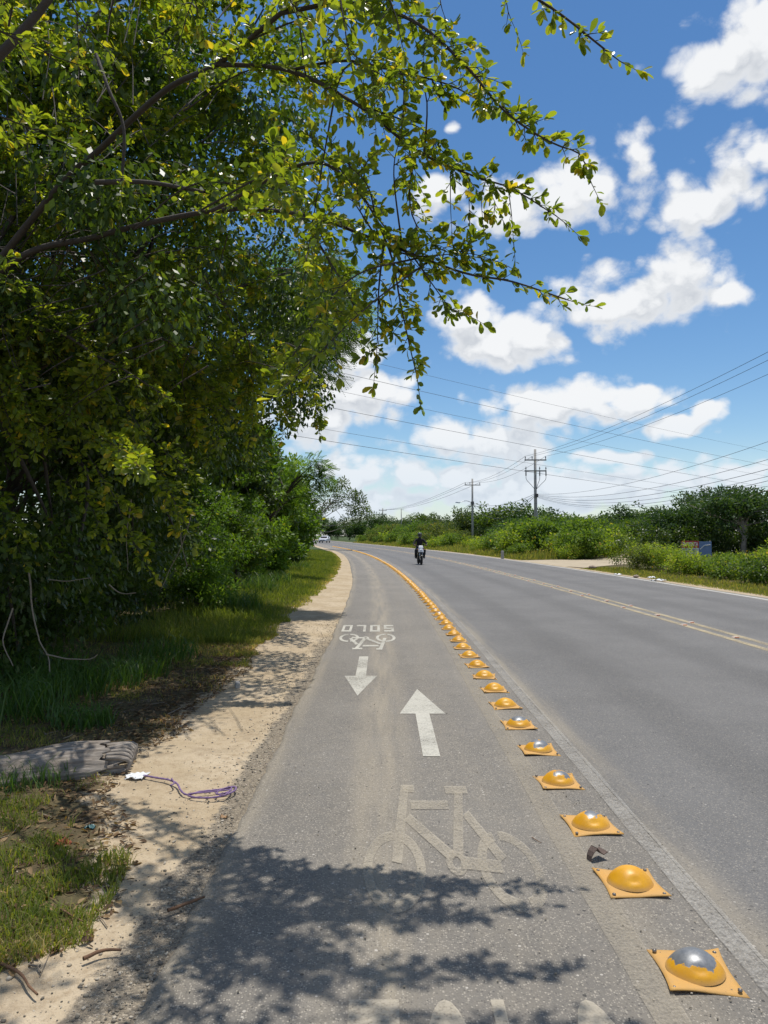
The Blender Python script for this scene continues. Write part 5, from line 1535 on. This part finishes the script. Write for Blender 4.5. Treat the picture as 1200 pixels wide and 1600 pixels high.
skinned('body', J, E, cloth_black, pe, 2)
for s in (-1, 1):                                      # fingers closed round the grips
    for k in range(4):
        b0 = Vector((s * (.275 + .024 * k), -.355, 1.075))
        MB().tube([b0 + Vector((0, .04, .01)), b0 + Vector((0, -.01, .012)), b0 + Vector((0, -.022, -.02)), b0 + Vector((0, .005, -.036))], [.0105, .010, .0095, .008], 6).build('finger', skin_m, pe, True)
    MB().tube([(s * .27, -.315, 1.07), (s * .255, -.345, 1.045), (s * .27, -.365, 1.03)], [.012, .011, .009], 6).build('thumb', skin_m, pe, True)
    bo = MB(); bo.ball((s * .235, -.08, .375), (.055, .15, .05), 12, 8); bo.tube([(s * .222, .03, .38), (s * .22, .02, .55)], [.06, .062], 10); bo.build('boot', black_pl, pe, True)
    tr_ = MB(); tr_.tube([(s * .11, .12, .88), (s * .17, -.06, .83), (s * .235, -.235, .77), (s * .232, -.12, .6), (s * .222, .01, .45)], [.108, .10, .086, .074, .075], 12); tr_.build('trouser_leg', cloth_dark, pe, True)
hm = MB(); hm.ball((0, .0, 1.635), (.125, .145, .14), 20, 14); hl = hm.build('helmet', helmet_m, pe, True)
vi_ = MB()
for k in range(9):
    a = R(-58 + 14.5 * k - 90)
    vi_.box((.127 * math.cos(a), .147 * math.sin(a), 1.63), (.036, .01, .085), rot=(0, 0, a + math.pi / 2))
vi_.build('visor', visor_m, hl)
MB().box((0, -.10, 1.545), (.13, .09, .06), taper=.9).build('chin_guard', helmet_m, hl)

# ------------------------------------------------------------------ white car at the bend
cl = Vector((ux(3.3, 158), 158, .006))
ca = thing('car', 'white car with dark windscreen far down the road at the bend', 'car', cl, R(-8))
prof = [(-2.1, .35), (-2.15, .45), (-2.05, .82), (-1.0, 1.0), (-.35, 1.46), (.3, 1.56), (1.3, 1.52), (1.9, 1.05), (2.1, .95), (2.12, .4)]
o = MB(); n_ = len(prof)
vsL = [(-.88 if z < 1.1 else -.72, y, z) for y, z in prof]; vsR = [(.88 if z < 1.1 else .72, y, z) for y, z in prof]
o.add(vsL + vsR, [tuple(range(n_))[::-1], tuple(range(n_, 2 * n_))] + [(k, (k + 1) % n_, n_ + (k + 1) % n_, n_ + k) for k in range(n_)])
cb = o.build('body', white_pt, ca); bv = cb.modifiers.new('bevel', 'BEVEL'); bv.width = .05; bv.segments = 2
MB().add([(-.76, -.985, 1.04), (.76, -.985, 1.04), (.66, -.40, 1.45), (-.66, -.40, 1.45)], [(0, 1, 2, 3)]).add([(-.76, -.95, 1.02), (.76, -.95, 1.02), (.66, -.36, 1.43), (-.66, -.36, 1.43)], [(3, 2, 1, 0)]).build('windscreen', visor_m, ca)
for s in (-1, 1):
    MB().box((s * .80, .45, 1.26), (.03, 1.5, .32), rot=(0, s * R(-18), 0), taper=.85).build('side_window', visor_m, ca)
    MB().ball((s * .66, -2.06, .72), (.17, .09, .10), 12, 8).build('headlight', lens_m, ca, True)
    MB().ball((s * .98, -.75, 1.06), (.10, .06, .07), 10, 6).build('mirror', white_pt, ca, True)
    for y in (-1.3, 1.3):
        wh = bpy.data.objects.new('wheel', None); col.objects.link(wh); wh.parent = ca; wh.location = (s * .80, y, .32)
        MB().torus((0, 0, 0), .24, .085, 'X', 22, 8, 1.1).build('tyre', rubber, wh, True)
        MB().tube([(-.06, 0, 0), (.06, 0, 0)], .19, 14).build('rim', chrome, wh, True)
MB().box((0, -2.13, .60), (.9, .06, .16)).build('grille', black_pl, ca)
MB().box((0, -2.14, .42), (1.7, .08, .12)).build('bumper', black_pl, ca)
MB().box((0, -2.19, .47), (.34, .012, .13)).build('number_plate', white_m, ca)

# ------------------------------------------------------------------ things lying on the verge
# dried palm sheath
def sheath_mat():
    m, t = newmat('dry_palm_fibre')
    oc = t.n('ShaderNodeTexCoord').outputs['Object']
    st_ = t.noise(t.vm('MULTIPLY', oc, (1.5, 22, 22)).outputs[0], 3.0, 6, .65)
    bl = t.noise(oc, 4, 4, .6)
    c = t.ramp(st_, [(.25, (.09, .075, .062)), (.5, (.27, .235, .20)), (.75, (.47, .42, .36))])
    c = t.mix(t.m('MULTIPLY', t.ss(bl, .45, .7), .45), c, (.12, .09, .065))
    b = t.n('ShaderNodeBsdfPrincipled', {'Base Color': c, 'Roughness': .85, 'Specular IOR Level': .25, 'Normal': bumpn(t, st_, .9, .01)})
    fin(t, b.outputs[0]); return m
sheath_m = sheath_mat()
A0, A1 = G(-70, 1222), G(178, 1196)
axis = (A1 - A0); ln_ = axis.length; rz = math.atan2(axis.y, axis.x)
ps = thing('palm_sheath', 'weathered grey palm sheath with a curled end lying in the verge grass', 'palm sheath', A0, rz)
def arch(x0, x1, w0, w1, h0, h1, z0, rip, nx_=26, na=40, th=.010, curl=0.0, seed=0, a0=-.08, a1=1.08):
    vs = []
    for layer in (0, 1):
        for i in range(nx_ + 1):
            f_ = i / nx_
            x = x0 + (x1 - x0) * f_
            w_ = w0 + (w1 - w0) * f_; h_ = h0 + (h1 - h0) * f_
            for j in range(na + 1):
                a = math.pi * (a0 + (a1 - a0) * j / na)
                rp = 1 + rip * math.sin(j * 1.35 + seed) + .03 * math.sin(f_ * 7 + j * .3 + seed)
                k_ = rp - (th / h_ if layer else 0)
                ex = x + (.03 * math.sin(j * .9 + seed) + .02 * math.sin(j * 2.3)) * (f_ > .93)
                zz = z0 + h_ * k_ * max(-.3, math.sin(a)) - curl * f_ ** 6 * math.sin(a) * .1
                vs.append((ex, -w_ / 2 * k_ * math.cos(a) , zz + .012 * math.sin(f_ * 9 + seed)))
    n0 = (nx_ + 1) * (na + 1); fs = []
    for i in range(nx_):
        for j in range(na):
            a_ = i * (na + 1) + j
            fs.append((a_, a_ + 1, a_ + na + 2, a_ + na + 1)); fs.append((n0 + a_ + na + 1, n0 + a_ + na + 2, n0 + a_ + 1, n0 + a_))
    for j in range(na):
        for i in (0, nx_):
            a_ = i * (na + 1) + j
            fs.append((a_, a_ + n0, a_ + n0 + 1, a_ + 1))
    for i in range(nx_):
        for j in (0, na):
            a_ = i * (na + 1) + j
            fs.append((a_, a_ + na + 1, a_ + na + 1 + n0, a_ + n0))
    return MB().add(vs, fs)
arch(-.2, ln_ - .06, .46, .42, .13, .17, .0, .02, seed=1).build('outer_shell', sheath_m, ps, True)
arch(.35, ln_ + .06, .30, .36, .08, .115, .0, .05, seed=4).build('inner_shell', sheath_m, ps, True)
for k in range(7):                                     # curled ribs at the torn end
    y = -.17 + .05 * k
    pts = catmull([(ln_ - .05, y, .115 - .3 * y * y), (ln_ + .05 + .012 * k, y - .01, .12 - .8 * y * y), (ln_ + .10 + .008 * k, y - .015, .07), (ln_ + .085 + .008 * k, y - .02, .01)], .02)
    MB().tube([tuple(p) for p in pts], [.016] * (len(pts) - 1) + [.007], 6).build('curled_rib', sheath_m, ps, True)

rope_m = plain('purple_rope', (.20, .125, .25), .85, var=.35, scale=60, bump=.004)
def rope_path(pxs, z=.012, wob=.004):
    r_ = np.random.default_rng(len(pxs))
    return catmull([np.array(G(x, y, 0)) + np.array([0, 0, z + wob * r_.random()]) for x, y in pxs], .02)
rp = thing('rope', 'frayed purple rope coiled on the sand beside the asphalt edge', 'rope', (0, 0, 0))
for k, pth in enumerate([[(224, 1215), (245, 1219), (265, 1222), (277, 1228), (282, 1238), (292, 1245), (312, 1241), (335, 1238), (352, 1236), (366, 1233), (368, 1238), (352, 1246), (330, 1250), (305, 1250), (294, 1246)],
                         [(294, 1246), (320, 1243), (345, 1241), (362, 1238), (355, 1243), (338, 1246), (345, 1239), (362, 1235), (350, 1248), (336, 1244)],
                         [(268, 1222), (272, 1230), (266, 1234)]]):
    tb_ = Tubes(7); p = rope_path(pth); p[:, 2] += .006 * k
    tb_.add(p, np.where(np.arange(len(p)) % 2, .007, .0052) * (1 if k < 1 else .75))
    link('strand', tb_.mesh('strand'), rope_m, rp)

scrap_white = plain('white_plastic', (.72, .73, .74), .35, var=.08)
scrap_teal = plain('teal_plastic', (.03, .10, .11), .4, var=.2)
scrap_red = plain('red_dry_leaf', (.34, .09, .035), .7, var=.3)
def crumple(name, label, cat, px, py, sx, sy, hz, mat, seed, group=None):
    r_ = np.random.default_rng(seed); n = 9
    g_ = np.linspace(-.5, .5, n); X, Y_ = np.meshgrid(g_, g_)
    X = X + r_.normal(size=X.shape) * .05; Y_ = Y_ + r_.normal(size=X.shape) * .05
    Z = np.abs(r_.normal(size=X.shape)) * hz * .6 + hz * np.clip(n2(X * 6, Y_ * 6, 1, seed), 0, 1) + .004
    top = np.stack([X * sx, Y_ * sy, Z], -1).reshape(-1, 3); bot_ = top - np.array([0, 0, .003])
    ix = np.arange(n * n).reshape(n, n); q = np.stack([ix[:-1, :-1], ix[:-1, 1:], ix[1:, 1:], ix[1:, :-1]], -1).reshape(-1, 4)
    per = np.concatenate([ix[0, :-1], ix[:-1, -1], ix[-1, :0:-1], ix[:0:-1, 0]])
    sk = np.stack([per, np.roll(per, -1), np.roll(per, -1) + n * n, per + n * n], -1)[:, ::-1]
    p = G(px, py)
    u_ = p.x - float(shift(p.y))
    o = link(name, mesh_np(name, np.concatenate([top, bot_]), np.concatenate([q, q[:, ::-1] + n * n, sk])), mat, None, (p.x, p.y, float(ground_z(np.array(u_), np.array(p.y))) if (u_ < -.85 or u_ > 9.95) else .006))
    return tag(o, label, cat, group)
crumple('plastic_scrap', 'crumpled white plastic scrap at the end of the purple rope', 'plastic scrap', 213, 1213, .13, .12, .012, scrap_white, 3)
crumple('plastic_scrap', 'small teal plastic scrap in the verge grass', 'plastic scrap', 141, 1296, .05, .035, .010, scrap_teal, 4)
crumple('dead_leaf', 'large red brown dead leaf in the near verge grass', 'dead leaf', 98, 1323, .075, .05, .02, scrap_red, 5)
crumple('dead_leaf', 'tan dead leaf on the gravel below the rope', 'dead leaf', 350, 1275, .04, .02, .012, plain('tan_leaf', (.33, .2, .1), .7), 6)
for i, (px, py, s, lab) in enumerate([(1028, 908, .5, 'white litter by the far road edge under the bright weeds'), (1018, 903, .28, 'small white scrap by the far road edge near the weeds'), (966, 899, .3, 'pale litter at the corner of the dirt turning')]):
    crumple('litter', lab, 'litter', px, py, s, s * .6, .05, scrap_white, 20 + i)
for i, (px, py, s, lab) in enumerate([(926, 889, .34, 'flat brown stone at the mouth of the dirt turning'), (994, 903, .2, 'small pale stone by the far road edge')]):
    p = G(px, py)
    o = MB().ball((0, 0, s * .12), (s * .55, s * .4, s * .28), 10, 7)
    r_ = np.random.default_rng(i + 60); o.v = [tuple(np.array(v_) * (1 + .12 * r_.normal())) for v_ in o.v]
    tag(o.build('rock', plain('rock_%d' % i, (.32, .25, .19), .9, bump=.01), None, True), lab, 'rock').location = (p.x, p.y, .03)
# small concrete fragment beside the sand
p = G(371, 1074)
o = MB().box((0, 0, .03), (.055, .10, .06), taper=.85)
fr = o.build('concrete_fragment', conc, None); fr.location = (p.x, p.y, .0); fr.rotation_euler = (R(8), 0, .3)
bv = fr.modifiers.new('bevel', 'BEVEL'); bv.width = .008; bv.segments = 2
tag(fr, 'small grey concrete fragment on the edge of the sandy strip', 'concrete fragment')
# sticks
def stick(label, pxs, r0, mat, z=.012):
    p = catmull([np.array(G(x, y)) + np.array([0, 0, z]) for x, y in pxs], .03)
    p = p + .003 * np.stack([n1(np.arange(len(p)), .9, 2), n1(np.arange(len(p)), .8, 4), np.abs(n1(np.arange(len(p)), .7, 5))], 1)
    t = Tubes(6); t.add(p, np.linspace(r0, r0 * .6, len(p)))
    return tag(link('stick', t.mesh('stick'), mat), label, 'stick')
brown_stick = plain('brown_stick', (.16, .085, .045), .85, var=.4, scale=30, bump=.003)
stick('straight brown stick lying across the asphalt edge in the shade', [(262, 1427), (290, 1417), (320, 1406)], .008, brown_stick)
stick('broken reddish stick on the shaded sand', [(130, 1503), (150, 1494), (165, 1490), (190, 1489)], .008, brown_stick)
stick('thin dark stick on the sand near the photo bottom', [(95, 1425), (115, 1437), (130, 1445)], .005, brown_stick)
stick('forked dark twig in the shaded corner', [(0, 1510), (30, 1525), (45, 1545), (58, 1560)], .006, brown_stick)
stick('pale stick in the shaded grass beside the sand', [(262, 1118), (275, 1112), (284, 1106)], .006, vine_mat)
stick('tiny twig on the asphalt near the lane studs', [(831, 1310), (838, 1315), (847, 1319)], .0025, brown_stick, .006)
# curled metal scrap between two studs
iron = plain('rusty_iron', (.12, .085, .07), .7, .3, var=.5, scale=40, bump=.003)
c0 = G(931, 1343)
msc = thing('metal_scrap', 'curled rusty brown metal scrap between two lane studs', 'metal scrap', (c0.x, c0.y, .006), .5)
msc.scale = (.85, .62, .95)
def bent(pts, w0, w1, th=.004):
    vs, fs = [], []
    for i, (x, z) in enumerate(pts):
        w_ = w0 + (w1 - w0) * i / (len(pts) - 1)
        for (dy, dz) in ((-w_ / 2, 0), (w_ / 2, 0), (w_ / 2, th), (-w_ / 2, th)):
            vs.append((x, dy, z + dz))
    for i in range(len(pts) - 1):
        for k in range(4):
            a, b = i * 4 + k, i * 4 + (k + 1) % 4
            fs.append((a, b, b + 4, a + 4))
    fs += [(3, 2, 1, 0), tuple(len(vs) - 4 + k for k in range(4))]
    return MB().add(vs, fs)
bent([(-.055, .0), (-.05, .02), (-.035, .04), (-.012, .056)], .05, .07).build('curled_flap', iron, msc)
bent([(-.010, .058), (.01, .035), (.03, .022), (.06, .032)], .07, .10).build('flat_flap', iron, msc)
